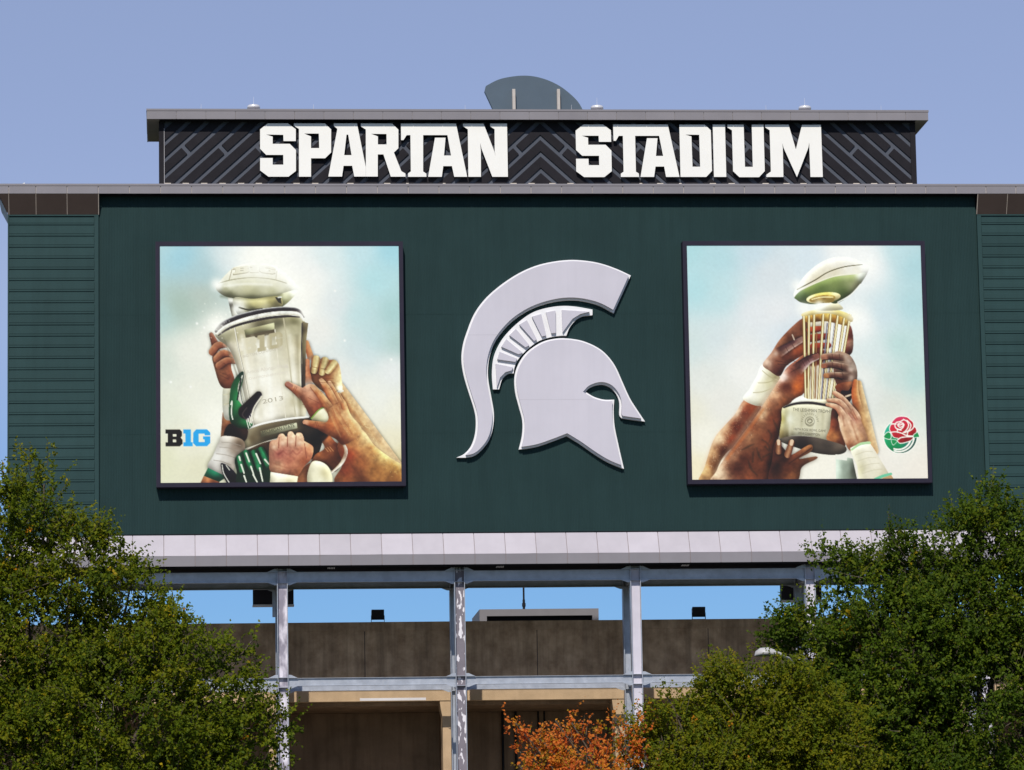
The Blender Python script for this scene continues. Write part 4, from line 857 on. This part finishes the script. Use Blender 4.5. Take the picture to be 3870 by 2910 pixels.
# ================================================================ framed prints
NG = 420
def ink_material():
    mt = bpy.data.materials.new('printed_vinyl'); mt.use_nodes = True; N = mt.node_tree.nodes; L = mt.node_tree.links; b = N['Principled BSDF']
    at_ = N.new('ShaderNodeVertexColor'); at_.layer_name = 'ink'
    geo = N.new('ShaderNodeNewGeometry'); nz = N.new('ShaderNodeTexNoise'); nz.inputs['Scale'].default_value = 1.2; L.new(geo.outputs['Position'], nz.inputs['Vector'])
    mr = N.new('ShaderNodeMapRange'); mr.inputs[3].default_value = .97; mr.inputs[4].default_value = 1.02; L.new(nz.outputs['Fac'], mr.inputs[0])
    mx = N.new('ShaderNodeMix'); mx.data_type = 'RGBA'; mx.blend_type = 'MULTIPLY'; mx.inputs[0].default_value = 1.0
    L.new(at_.outputs['Color'], mx.inputs[6]); L.new(mr.outputs[0], mx.inputs[7]); L.new(mx.outputs[2], b.inputs['Base Color'])
    b.inputs['Roughness'].default_value = .5; b.inputs['Specular IOR Level'].default_value = .25
    MATS['printed_vinyl'] = mt
ink_material()
def make_print(img, x0, x1, z0, z1, y, parent, gain=.92):
    n = img.shape[0]
    u = np.linspace(0, 1, n); xx, vv = np.meshgrid(x0 + (x1 - x0) * u, z1 - (z1 - z0) * u)
    co = np.column_stack([xx.ravel(), np.full(n * n, y), vv.ravel()])
    i = np.arange(n * n).reshape(n, n); q = np.column_stack([i[:-1, :-1].ravel(), i[1:, :-1].ravel(), i[1:, 1:].ravel(), i[:-1, 1:].ravel()])
    me = bpy.data.meshes.new('printed_picture'); me.vertices.add(n * n); me.vertices.foreach_set('co', co.ravel())
    nf = len(q); me.loops.add(nf * 4); me.loops.foreach_set('vertex_index', q.ravel()); me.polygons.add(nf)
    me.polygons.foreach_set('loop_start', np.arange(nf) * 4); me.polygons.foreach_set('loop_total', np.full(nf, 4))
    me.update(calc_edges=True)
    c = np.where(img <= .04045, img / 12.92, ((img + .055) / 1.055) ** 2.4) * gain
    a = me.color_attributes.new('ink', 'FLOAT_COLOR', 'POINT')
    a.data.foreach_set('color', np.column_stack([c.reshape(-1, 3), np.ones(n * n)]).ravel().astype(np.float32))
    me.materials.append(MATS['printed_vinyl'])
    return link(bpy.data.objects.new('printed_picture', me), parent)
def text_part(s, p0, p1, hgt, col, fz, tfm, box, parent, name='lettering'):
    """flat printed words running from p0 to p1 of the picture"""
    x0, x1, z0, z1, y = box
    cu = bpy.data.curves.new('t', 'FONT'); cu.body = s; cu.size = 1.0
    to = bpy.data.objects.new('t', cu); me = bpy.data.meshes.new_from_object(to)
    bpy.data.objects.remove(to); bpy.data.curves.remove(cu)
    n = len(me.vertices); co = np.empty(n * 3); me.vertices.foreach_get('co', co); co = co.reshape(-1, 3)
    w = co[:, 0].max() - co[:, 0].min(); h = co[:, 1].max() - min(0, co[:, 1].min()) * 0
    ua, ub = np.array(tfm(*p0)), np.array(tfm(*p1))
    W = lambda t: np.array([x0 + (x1 - x0) * t[0], z1 - (z1 - z0) * t[1]])
    a, b = W(ua), W(ub); d = b - a; nrm_ = np.array([-d[1], d[0]]) / np.hypot(*d)
    hh = hgt / 1470.0 * (x1 - x0)
    tx = (co[:, 0] - co[:, 0].min()) / w; ty = co[:, 1] / h
    P = a + np.outer(tx, d) + np.outer(ty * hh, nrm_)
    me.vertices.foreach_set('co', np.column_stack([P[:, 0], np.full(n, y), P[:, 1]]).ravel()); me.name = name
    key = 'ink_%d_%d_%d' % col
    if key not in MATS: pmat(key, lin(col), .6, .04, 3)
    me.materials.clear(); me.materials.append(MATS[key])
    return link(bpy.data.objects.new(name, me), parent)
def frame(px0, px1, z0, z1, label, img, texts, tfm):
    t = .165
    ps = thing('framed_poster', label, 'poster', ((px0 + px1) / 2, 0, z0 - t))
    MB().box(px0 - t, px1 + t, -.44, -.02, z0 - t, z1 + t).build('casing', 'frame_paint', ps)
    MB().box(px0 - t, px0, -.5, -.4402, z0 - t, z1 + t).build('frame_bar', 'frame_paint', ps)
    MB().box(px1, px1 + t, -.5, -.4402, z0 - t, z1 + t).build('frame_bar', 'frame_paint', ps)
    MB().box(px0 + .0005, px1 - .0005, -.499, -.4402, z0 - t, z0).build('frame_bar', 'frame_paint', ps)
    MB().box(px0 + .0005, px1 - .0005, -.499, -.4402, z1, z1 + t).build('frame_bar', 'frame_paint', ps)
    pr = make_print(img, px0, px1, z0, z1, -.475, ps)
    for (s, p0, p1, h, col) in texts: text_part(s, p0, p1, h, col, 0, tfm, (px0, px1, z0, z1, -.4785), pr)
def tfL(x, y):
    v = (y - 80) / 1457.0; return (x - 72 - 6 * v) / (1471 + 12 * v), v
def tfR(x, y):
    v = (y - 76) / 1440.0; return (x - 91 - 34 * v) / (1440 + 12 * v), v
frame(-.27, 8.85, 20.64, 29.75, 'framed poster of bare and green gloved hands raising a silver football trophy', paint_left(NG),
      [('MICHIGAN STATE', (706, 1243), (902, 1198), 21, (62, 62, 52)), ('2013', (704, 1056), (832, 1032), 26, (176, 170, 148)), ('BIG TEN CONFERENCE', (584, 772), (832, 716), 15, (196, 190, 168)),
       ('Amos Alonzo Stagg', (606, 872), (862, 826), 22, (214, 208, 190)), ('CHAMPIONSHIP TROPHY', (620, 908), (862, 868), 14, (216, 210, 192))], tfL)
frame(19.98, 29.11, 20.64, 29.75, 'framed poster of dark and pale hands raising a gold football trophy beside a rose mark', paint_right(NG),
      [('THE LEISHMAN TROPHY', (742, 1098), (984, 1114), 20, (104, 100, 84)), ('100TH ROSE BOWL GAME', (748, 1216), (946, 1230), 15, (104, 100, 84)), ('2014 CHAMPION', (775, 1240), (910, 1252), 14, (104, 100, 84))], tfR)

# ================================================================ steel frame
steel = thing('steel_frame', 'galvanized steel columns and beams carrying the scoreboard', 'steel frame', (X0, 1.5, .13))
CX = [X0 + d for d in (-16.85, -10.11, -3.37, 3.37, 10.11, 16.85)]
FB = (16.89, 17.29); LBm = (12.96, 13.26)
def column(x, y, m_web, top):
    c = MB().box(x - .175, x + .175, y + .16, y + .185, .13, top).build('column', m_web, steel)
    for s in (-1, 1):
        MB().box(x + s * .1875 - .0125, x + s * .1875 + .0125, y - .03, y + .375, .13, top - .003).build('flange', 'steel', c)
    for z in (12.90, 13.27, 16.86, 17.30):
        MB().box(x - .174, x + .174, y + .0, y + .159, z, z + .016).build('stiffener', 'steel', c)
    MB().box(x - .32, x + .32, y - .15, y + .5, .131, .17).build('base_plate', 'steel', c)
webs = ['steel_mottled', 'steel_mottled', 'steel_patchy', 'steel_pale', 'steel_pale', 'steel_mottled']
for x, wm in zip(CX, webs): column(x, .15, wm, 17.425)
for x in CX: column(x, 2.75, 'steel', 17.42)
def beam(x0, x1, y, z0, z1):
    b = MB().box(x0, x1, y + .13, y + .15, z0 + .016, z1 - .016).build('beam', 'steel', steel)
    MB().box(x0, x1, y + .06, y + .22, z1 - .0155, z1).build('top_flange', 'steel', b)
    MB().box(x0, x1, y + .06, y + .22, z0, z0 + .0155).build('bottom_flange', 'steel', b)
    for s, xe in ((1, x0), (-1, x1)):
        for zz, dz in ((z1 + .001, .12), (z0 - .001, -.10)):
            MB().prism_y([(xe, zz), (xe + s * .36, zz), (xe + s * .10, zz + dz), (xe, zz + dz)], y + .02, y + .035).build('gusset', 'steel', b)
for i in range(5):
    for y in (.15, 2.75):
        beam(CX[i] + .2005, CX[i + 1] - .2005, y, *FB); beam(CX[i] + .2005, CX[i + 1] - .2005, y, *LBm)
for x in CX:
    for z0, z1 in (FB, LBm):
        MB().box(x - .08, x + .08, .527, 2.718, z0 + .02, z1 - .02).build('cross_beam', 'steel', steel)
    MB().prism_x([(2.0, 16.905), (2.717, 16.905), (2.717, 16.55)], x - .01, x + .01).build('haunch_plate', 'steel', steel)
for x0, x1, lab in ((3.26, 4.83, 'dark metal box hung under the beam behind the leftmost clear column'), (23.88, 25.45, 'dark metal box hung under the beam behind the rightmost visible column')):
    bx = thing('hanging_box', lab, 'metal box', ((x0 + x1) / 2, 3.25, 16.28), 'dark boxes hung under the rear beam')
    MB().box(x0, x1, 3.15, 3.6, 16.34, 16.975).build('case', 'dark_panel', bx)
    MB().box(x0 - .015, x1 + .015, 3.13, 3.62, 16.28, 16.339).build('bottom_lip', 'pale_trim', bx)
    MB().box((x0 + x1) / 2 - .012, (x0 + x1) / 2 + .012, 3.14, 3.1495, 16.345, 16.97).build('seam_strip', 'black_metal', bx)
    for xh in (x0 + .2, x1 - .2): MB().box(xh - .03, xh + .03, 3.3, 3.36, 16.976, 17.42).build('hanger', 'steel', bx)
x, z = at(1035, 2280, 2.6)
cb = thing('conduit_channel', 'short pale steel channel hanging left of the leftmost clear column', 'steel channel', (x, 2.6, 15.75))
MB().box(x - .06, x + .06, 2.6, 2.64, 15.80, 16.85).box(x - .06, x - .04, 2.56, 2.599, 15.80, 16.85).build('channel', 'steel', cb)

# ================================================================ concrete stadium wall
st = thing('stadium_wall', 'weathered tan concrete stadium wall with square piers behind the steel', 'wall', (X0, 4.3, .13))
SX0, SX1 = -60.0, 90.0
bays = [X0 + 6.74 * (k + .5) for k in range(-11, 12)]
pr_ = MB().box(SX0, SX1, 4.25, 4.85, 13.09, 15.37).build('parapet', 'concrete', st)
MB().box(SX0, SX1, 4.262, 4.85, 12.64, 13.088).build('sunlit_band', 'concrete_sunlit', st)  # wall strip below the shadow line, its sunlight put into the colour
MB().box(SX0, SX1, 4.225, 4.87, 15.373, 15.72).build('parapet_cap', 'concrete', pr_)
for x in bays:
    xj = x + 3.3
    MB().box(xj - .012, xj + .012, 4.243, 4.2495, 13.10, 15.36).build('joint', 'dark_panel', pr_)
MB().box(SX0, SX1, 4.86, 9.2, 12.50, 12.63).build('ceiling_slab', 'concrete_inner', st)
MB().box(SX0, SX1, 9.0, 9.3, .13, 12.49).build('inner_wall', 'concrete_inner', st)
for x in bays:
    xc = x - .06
    MB().prism_y([(xc - .38, .13), (xc + .40, .13), (xc + .40, 12.635), (xc - .48, 12.635), (xc - .44, 12.3), (xc - .38, 12.0)], 4.30, 5.3).build('pier', 'concrete_sunlit', st)
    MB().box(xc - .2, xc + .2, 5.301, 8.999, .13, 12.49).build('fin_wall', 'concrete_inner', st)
pt = MB().box(*sorted((at(1360, 2645, 4.25)[0], at(1610, 2645, 4.25)[0])), 4.255, 4.2615, 12.66, 12.76).build('mortar_patch', 'pale_trim', pr_)
for px, r_ in ((1900, .05), (1950, .05), (2035, .035), (2058, .035)):
    x, z = at(px, 2760, 8.8); MB().tube([(x, 8.85, .13), (x, 8.85, 12.5)], [r_, r_], 8).build('pipe', 'black_metal', st)
for pxa, pxb, py in ((1895, 1985, 2677), (2020, 2078, 2657)):
    (x0, z), (x1, _) = at(pxa, py, 8.75), at(pxb, py, 8.75)
    MB().box(x0, x1, 8.76, 8.80, z - .03, z + .03).build('pipe_clamp', 'black_metal', st)
# upper seating bowl behind the parapet
MB().prism_x([(4.86, 12.64), (14.0, 12.64), (14.0, 13.2), (4.86, 13.2)], SX0, SX1).build('concourse_slab', 'concrete', st)

# roof cabin behind the parapet, mast, floodlights
CY = 24.0
(ca, zt), (cb2, _) = at(1812, 2303, CY), at(2262, 2299, CY); _, ze = at(1900, 2328, CY)
cab = thing('roof_cabin', 'low cabin with pale roof edge and dark wall behind the parapet', 'cabin', ((ca + cb2) / 2, CY, .13))
MB().box(ca + .32, cb2 - .28, CY + .25, CY + 4.0, .13, ze - .001).build('wall', 'cabin_wall', cab)
MB().box(ca, cb2, CY, CY + 4.4, ze, zt).build('roof_edge', 'cabin_trim', cab)
MB().box(ca, ca + .319, CY, CY + 4.2, .13, ze - .001).build('side_wall', 'cabin_trim', cab)
MB().box(cb2 - .279, cb2, CY, CY + 4.2, .13, ze - .001).build('side_wall', 'cabin_trim', cab)
mx, mz = at(1980, 2300, CY + 1)
mast = thing('mast', 'thin dark mast standing on the low roof cabin', 'mast', (mx, CY + 1, zt))
MB().tube([(mx, CY + 1, zt), (mx, CY + 1, zt + .5), (mx, CY + 1, zt + .52), (mx, CY + 1, zt + 3.5)], [.06, .06, .045, .04], 8).build('pole', 'black_metal', mast)
MB().tube([(mx, CY + 1, zt + .2), (mx, CY + 1, zt + .35)], [.085, .085], 8).build('collar', 'black_metal', mast)
for x0, x1, lab in ((7.88, 8.41, 'black floodlight on the parapet, left of the low cabin'), (20.50, 21.04, 'black floodlight on the parapet, right of the low cabin')):
    fl = thing('floodlight', lab, 'floodlight', ((x0 + x1) / 2, 4.5, 15.72), 'floodlights on the parapet')
    xc = (x0 + x1) / 2
    MB().prism_x([(4.42, 15.86), (4.36, 16.20), (4.46, 16.23), (4.72, 16.16), (4.72, 15.94), (4.52, 15.83)], x0 + .02, x1 - .02).build('housing', 'black_metal', fl)
    MB().box(x0 + .045, x1 - .045, 4.715, 4.735, 15.96, 16.14).build('rear_fin', 'black_metal', fl)
    for xs in (x0, x1 - .02): MB().box(xs, xs + .02, 4.46, 4.54, 15.75, 16.0).build('bracket_arm', 'black_metal', fl)
    MB().box(x0, x1, 4.46, 4.54, 15.722, 15.75).build('bracket_base', 'pale_trim', fl)

# ================================================================ street lamp half hidden in the right hand tree
lx, lz = at(2900, 2476, -84.6)
lp = thing('street_lamp', 'pale street lamp head peeking out above the yellow green tree', 'street lamp', (lx + .9, -83.3, 0))
hb = MB(); prof = [(-.22, -.01, .01, .01), (-.20, .01, .08, .06), (-.12, .03, .125, .095), (.02, .035, .13, .10), (.14, .015, .10, .075), (.24, .0, .05, .04)]
k0 = []
for dx, dz, ry, rz in prof:
    k0.append(len(hb.v))
    for j in range(12):
        t = 2 * math.pi * j / 12; hb.v.append((lx + dx, -84.6 + ry * math.cos(t), lz + dz + rz * math.sin(t) * (1 if math.sin(t) > 0 else .55)))
for a, b in zip(k0[:-1], k0[1:]):
    for j in range(12): hb.f.append((a + j, a + (j + 1) % 12, b + (j + 1) % 12, b + j)); hb.mi.append(0)
smooth_shade(hb.build('lamp_head', 'lamp_white', lp))
MB().tube([(lx + .20, -84.6, lz + .005), (lx + .42, -84.2, lz - .03), (lx + .75, -83.6, lz - .3), (lx + .9, -83.3, lz - .8)], [.028, .035, .04, .05], 8).build('arm', 'lamp_white', lp)
MB().tube([(lx + .9, -83.3, 0), (lx + .9, -83.3, .4), (lx + .9, -83.3, lz - .75)], [.11, .085, .055], 10).build('pole', 'post_metal', lp)

# ================================================================ trees
def leaf_material(name, trans=.5):
    mt = bpy.data.materials.new(name); mt.use_nodes = True; N = mt.node_tree.nodes; L = mt.node_tree.links; b = N['Principled BSDF']; out = N['Material Output']
    vc = N.new('ShaderNodeVertexColor'); vc.layer_name = 'leaf'
    geo = N.new('ShaderNodeNewGeometry'); nz = N.new('ShaderNodeTexNoise'); nz.inputs['Scale'].default_value = 30; L.new(geo.outputs['Position'], nz.inputs['Vector'])
    mr = N.new('ShaderNodeMapRange'); mr.inputs[3].default_value = .9; mr.inputs[4].default_value = 1.1; L.new(nz.outputs['Fac'], mr.inputs[0])
    mx = N.new('ShaderNodeMix'); mx.data_type = 'RGBA'; mx.blend_type = 'MULTIPLY'; mx.inputs[0].default_value = 1.0
    L.new(vc.outputs['Color'], mx.inputs[6]); L.new(mr.outputs[0], mx.inputs[7]); L.new(mx.outputs[2], b.inputs['Base Color'])
    b.inputs['Roughness'].default_value = .55; b.inputs['Specular IOR Level'].default_value = .12
    tr = N.new('ShaderNodeBsdfTranslucent'); L.new(mx.outputs[2], tr.inputs['Color'])
    ms = N.new('ShaderNodeMixShader'); ms.inputs[0].default_value = trans
    L.new(b.outputs[0], ms.inputs[1]); L.new(tr.outputs[0], ms.inputs[2]); L.new(ms.outputs[0], out.inputs['Surface'])
    MATS[name] = mt
leaf_material('leaf_green')
def make_tree(name, label, depth, trunk_x, lobes, nleaf, pal, seed, leaf=.078, spread=1.0, upright=.6, fine=16, clump=1.0, limb=1.0, tone=1.0):
    rng = np.random.default_rng(seed); rr = random.Random(seed)
    t = thing(name, label, 'tree', (trunk_x, depth, 0))
    L = []
    for (px, py, rx, ry, dy) in lobes:
        x, z = at2(px, py, depth + dy); k = abs(at2(px + 100, py, depth + dy)[0] - x) / 100
        L.append((x, depth + dy, z, rx * k, (rx + ry) * .5 * k * .85, ry * k))
    vol = np.array([a[3] * a[4] * a[5] for a in L]) ** .8; vol /= vol.sum()
    ns = nleaf // fine
    # shoots: origins lie in the outer half of the lobes, gathered in clumps
    which = rng.choice(len(L), ns, p=vol)
    lob = np.array(L)[which]
    d = rng.normal(size=(ns, 3)); d /= np.linalg.norm(d, axis=1)[:, None]
    r_ = rng.uniform(.25, 1.0, ns) ** .5
    bump = 1 + .16 * np.sin(d[:, 0] * 9 + which * 1.7) * np.sin(d[:, 2] * 8 + which * 2.3) + .08 * np.sin(d[:, 1] * 15 + which)
    org = lob[:, :3] + d * lob[:, 3:6] * (r_ * bump)[:, None] * .93
    # most shoots gather in leafy clumps with hollows between them
    nc = max(14, ns // 26)
    wc = rng.choice(len(L), nc, p=vol); lc = np.array(L)[wc]; dc = rng.normal(size=(nc, 3)); dc[:, 1] -= .25; dc /= np.linalg.norm(dc, axis=1)[:, None]
    cc = lc[:, :3] + dc * lc[:, 3:6] * (rng.uniform(.55, 1.0, nc) ** .5)[:, None] * .92
    inc = rng.random(ns) < .64; pick = rng.integers(0, nc, ns)
    org = np.where(inc[:, None], cc[pick] + rng.normal(size=(ns, 3)) * np.array([.17, .17, .12]) * clump, org)
    d = np.where(inc[:, None], dc[pick] * .8 + rng.normal(size=(ns, 3)) * .35, d)
    keep = (np.sin(org[:, 0] * 4.1 + seed) * np.sin(org[:, 1] * 3.7 + 1.3 * seed) * np.sin(org[:, 2] * 4.6) < .42) | (rng.random(ns) < .25)
    keep &= org[:, 2] > 2.2
    org, d = org[keep], d[keep]; ns = len(org)
    dirv = d * .75 + rng.normal(size=(ns, 3)) * .42 + np.array([0, 0, upright]); dirv /= np.linalg.norm(dirv, axis=1)[:, None]
    ln = rng.uniform(.18, .46, ns) * spread
    # leaves along each shoot
    s_ = np.repeat(np.arange(ns), fine); f = np.tile((np.arange(fine) + .5) / fine, ns) + rng.normal(0, .03, ns * fine)
    n = len(s_)
    bend = rng.normal(size=(ns, 3)) * .12
    pos = org[s_] + dirv[s_] * (ln[s_] * f)[:, None] + bend[s_] * (f * f)[:, None] * .6
    side = rng.normal(size=(n, 3)); ax = dirv[s_] * .45 + side * .75 + np.array([0, -.18, -.12]); ax /= np.linalg.norm(ax, axis=1)[:, None]
    nr = rng.normal(size=(n, 3)) * .42 + np.array([-.15, -.75, .75]); wd = np.cross(ax, nr); wd /= np.linalg.norm(wd, axis=1)[:, None]; nr = np.cross(wd, ax)
    sz = leaf * rng.uniform(.6, 1.2, n) * (1.08 - .35 * f)
    pet = ax * (sz * .35)[:, None]
    b0 = pos + pet * .4; tip = b0 + ax * sz[:, None] - nr * (sz * .16)[:, None]; mid = b0 + ax * (sz * .42)[:, None]
    lf = mid + wd * (sz * .36)[:, None] + nr * (sz * .10)[:, None]; rt = mid - wd * (sz * .36)[:, None] + nr * (sz * .10)[:, None]
    V = np.stack([b0, lf, tip, rt], 1).reshape(-1, 3)
    i = np.arange(n) * 4; T = np.stack([np.column_stack([i, i + 2, i + 1]), np.column_stack([i, i + 3, i + 2])], 1).reshape(-1, 3)
    me = bpy.data.meshes.new('crown'); me.vertices.add(len(V)); me.vertices.foreach_set('co', (V - np.array([trunk_x, depth, 0])).ravel())
    nf = len(T); me.loops.add(nf * 3); me.loops.foreach_set('vertex_index', T.ravel()); me.polygons.add(nf)
    me.polygons.foreach_set('loop_start', np.arange(nf) * 3); me.polygons.foreach_set('loop_total', np.full(nf, 3)); me.update(calc_edges=True)
    # leaf colours: each shoot leans to one tone, single leaves have turned
    P = np.array([p[0] for p in pal]); w = np.array([p[1] for p in pal]); w = w / w.sum()
    sh = rng.choice(len(P), ns, p=w); shc = rng.choice(len(P), nc, p=w)[pick[keep]]; sh = np.where(rng.random(ns) < .55, shc, sh); own = rng.choice(len(P), n, p=w)
    c = np.where((rng.random(n) < .82)[:, None], P[sh[s_]], P[own]) * rng.uniform(.82, 1.12, (n, 1)) * tone
    C = np.repeat(np.column_stack([c, np.ones(n)]), 4, 0)
    a = me.color_attributes.new('leaf', 'FLOAT_COLOR', 'POINT'); a.data.foreach_set('color', C.ravel().astype(np.float32))
    me.materials.append(MATS['leaf_green'])
    link(bpy.data.objects.new('crown', me), t, (trunk_x, depth, 0))
    # trunk, limbs and twigs
    zlow = min(q[2] - q[5] for q in L); hub = Vector((trunk_x, depth, max(2.0, zlow * .75)))
    tk = MB().tube([(trunk_x, depth, 0), (trunk_x + .03, depth, .25), (trunk_x + .02, depth, 1.2), tuple(hub), (trunk_x + .1, depth + .1, hub.z + 1.6)], [.30, .22, .18, .155, .10], 10)
    tw = MB()
    for (x, y, z, rx, ry, rz) in L:
        e = Vector((x, y, z + rz * .5)); s0 = hub + Vector((0, 0, rr.uniform(-.3, .8))); m1 = s0.lerp(e, .45) + Vector((rr.uniform(-.2, .2), rr.uniform(-.2, .2), -.25))
        tw.tube([s0, s0.lerp(m1, .5) + Vector((0, 0, .05)), m1, m1.lerp(e, .55) + Vector((0, 0, .1)), e], [.085 * limb, .065 * limb, .05 * limb, .032 * limb, .014], 6)
    axes = np.array([[q[0], q[1], q[2]] for q in L])
    for k in range(0, ns, 4):
        o = Vector(org[k]); e = o + Vector(dirv[k]) * ln[k]
        base = o - Vector(dirv[k]) * .12
        if k % 12 == 0:
            j = int(((axes - org[k]) ** 2).sum(1).argmin()); base = o.lerp(Vector(axes[j]), .55) + Vector((0, 0, -.08))
        mid_ = base.lerp(o, .6)
        tw.tube([base, o, o.lerp(e, .6) + Vector(bend[k]) * .2, e + Vector(bend[k]) * .6], [.008, .005, .004, .002], 3, cap=False)
    tk.build('trunk', 'bark', t); tw.build('branches', 'bark', t)
    return t
GREEN = [((.120, .165, .010), 5), ((.150, .190, .011), 5), ((.190, .215, .012), 3.4), ((.235, .235, .013), 1.6), ((.075, .115, .010), 3), ((.62, .26, .012), .05), ((.46, .33, .014), .12)]
DEEP = [((.085, .140, .011), 5), ((.110, .165, .012), 5), ((.145, .190, .013), 2.8), ((.195, .215, .014), 1.0), ((.058, .100, .010), 3.5), ((.62, .26, .012), .03), ((.46, .33, .014), .06)]
YELL = [((.185, .205, .011), 5), ((.150, .190, .011), 5), ((.230, .230, .012), 2.4), ((.270, .220, .013), .6), ((.105, .150, .010), 3), ((.56, .24, .014), .06)]
ORAN = [((.72, .225, .035), 5), ((.62, .165, .032), 2.5), ((.66, .310, .030), 2.6), ((.36, .255, .020), 2.6), ((.78, .32, .055), 2)]
make_tree('leafy_tree', 'tall green tree with a few orange leaves at the left edge', -82.0, -2.3,
  [(95,1105,58,120,0),(20,1180,95,140,.3),(165,1220,85,120,-.2),(235,1200,48,70,.2),(60,1390,170,190,.3),(285,1290,66,80,0),(260,1400,140,130,.2),(390,1420,105,100,-.2),(480,1500,90,105,0),(545,1400,26,34,0),(270,1560,240,190,-.3),(490,1610,115,120,.2),(600,1560,40,46,0),(90,1640,240,210,0),(-120,1450,160,330,.4),(330,1750,330,150,0)],
  195000, GREEN, 11, tone=np.array([.98, .97, .8]))
make_tree('leafy_tree', 'large dark green tree filling the lower right corner', -83.0, 13.6,
  [(2125,1145,75,98,0),(2060,1190,66,72,.2),(1990,1230,88,92,-.2),(1880,1290,95,92,.1),(1815,1235,40,48,0),(2180,1280,120,145,.3),(2050,1360,150,130,0),(1940,1420,190,160,-.3),(1765,1400,90,92,.1),(1705,1365,42,30,0),(2150,1530,190,190,0),(1850,1590,230,160,-.2),(2330,1420,150,260,.3),(2000,1740,380,150,0)],
  225000, DEEP, 23, tone=np.array([.93, .93, .8]))
make_tree('leafy_tree', 'yellow green tree in front of the large tree at lower right', -85.0, 9.9,
  [(1600,1495,80,66,0),(1700,1500,80,50,.1),(1530,1475,34,24,0),(1545,1545,72,66,.2),(1465,1590,60,72,-.2),(1640,1610,150,120,.1),(1760,1600,110,90,.1),(1395,1640,50,56,0),(1440,1515,26,22,0),(1530,1690,160,100,-.2),(1720,1700,180,110,.2)],
  96000, YELL, 37, leaf=.068, fine=18, tone=np.array([1.02, .97, .8]))
make_tree('maple_tree', 'small orange red maple in front of the middle steel bay', -85.4, 8.2,
  [(1112,1575,14,30,0),(1135,1620,26,40,.2),(1200,1575,20,36,0),(1235,1578,16,34,.1),(1215,1625,30,34,.1),(1165,1605,14,22,0),(1120,1675,32,46,-.1),(1185,1680,48,48,.1),(1285,1600,16,32,.1),(1268,1640,22,30,0),(1300,1640,28,30,0),(1330,1575,14,26,0),(1378,1582,34,26,.1),(1350,1625,26,28,0),(1275,1700,66,48,-.2),(1390,1640,36,36,.1),(1230,1760,150,70,0)],
  16500, ORAN, 51, leaf=.070, fine=12, upright=1.0, spread=.8, clump=.7, limb=.35, tone=np.array([1.0, .86, .9]))
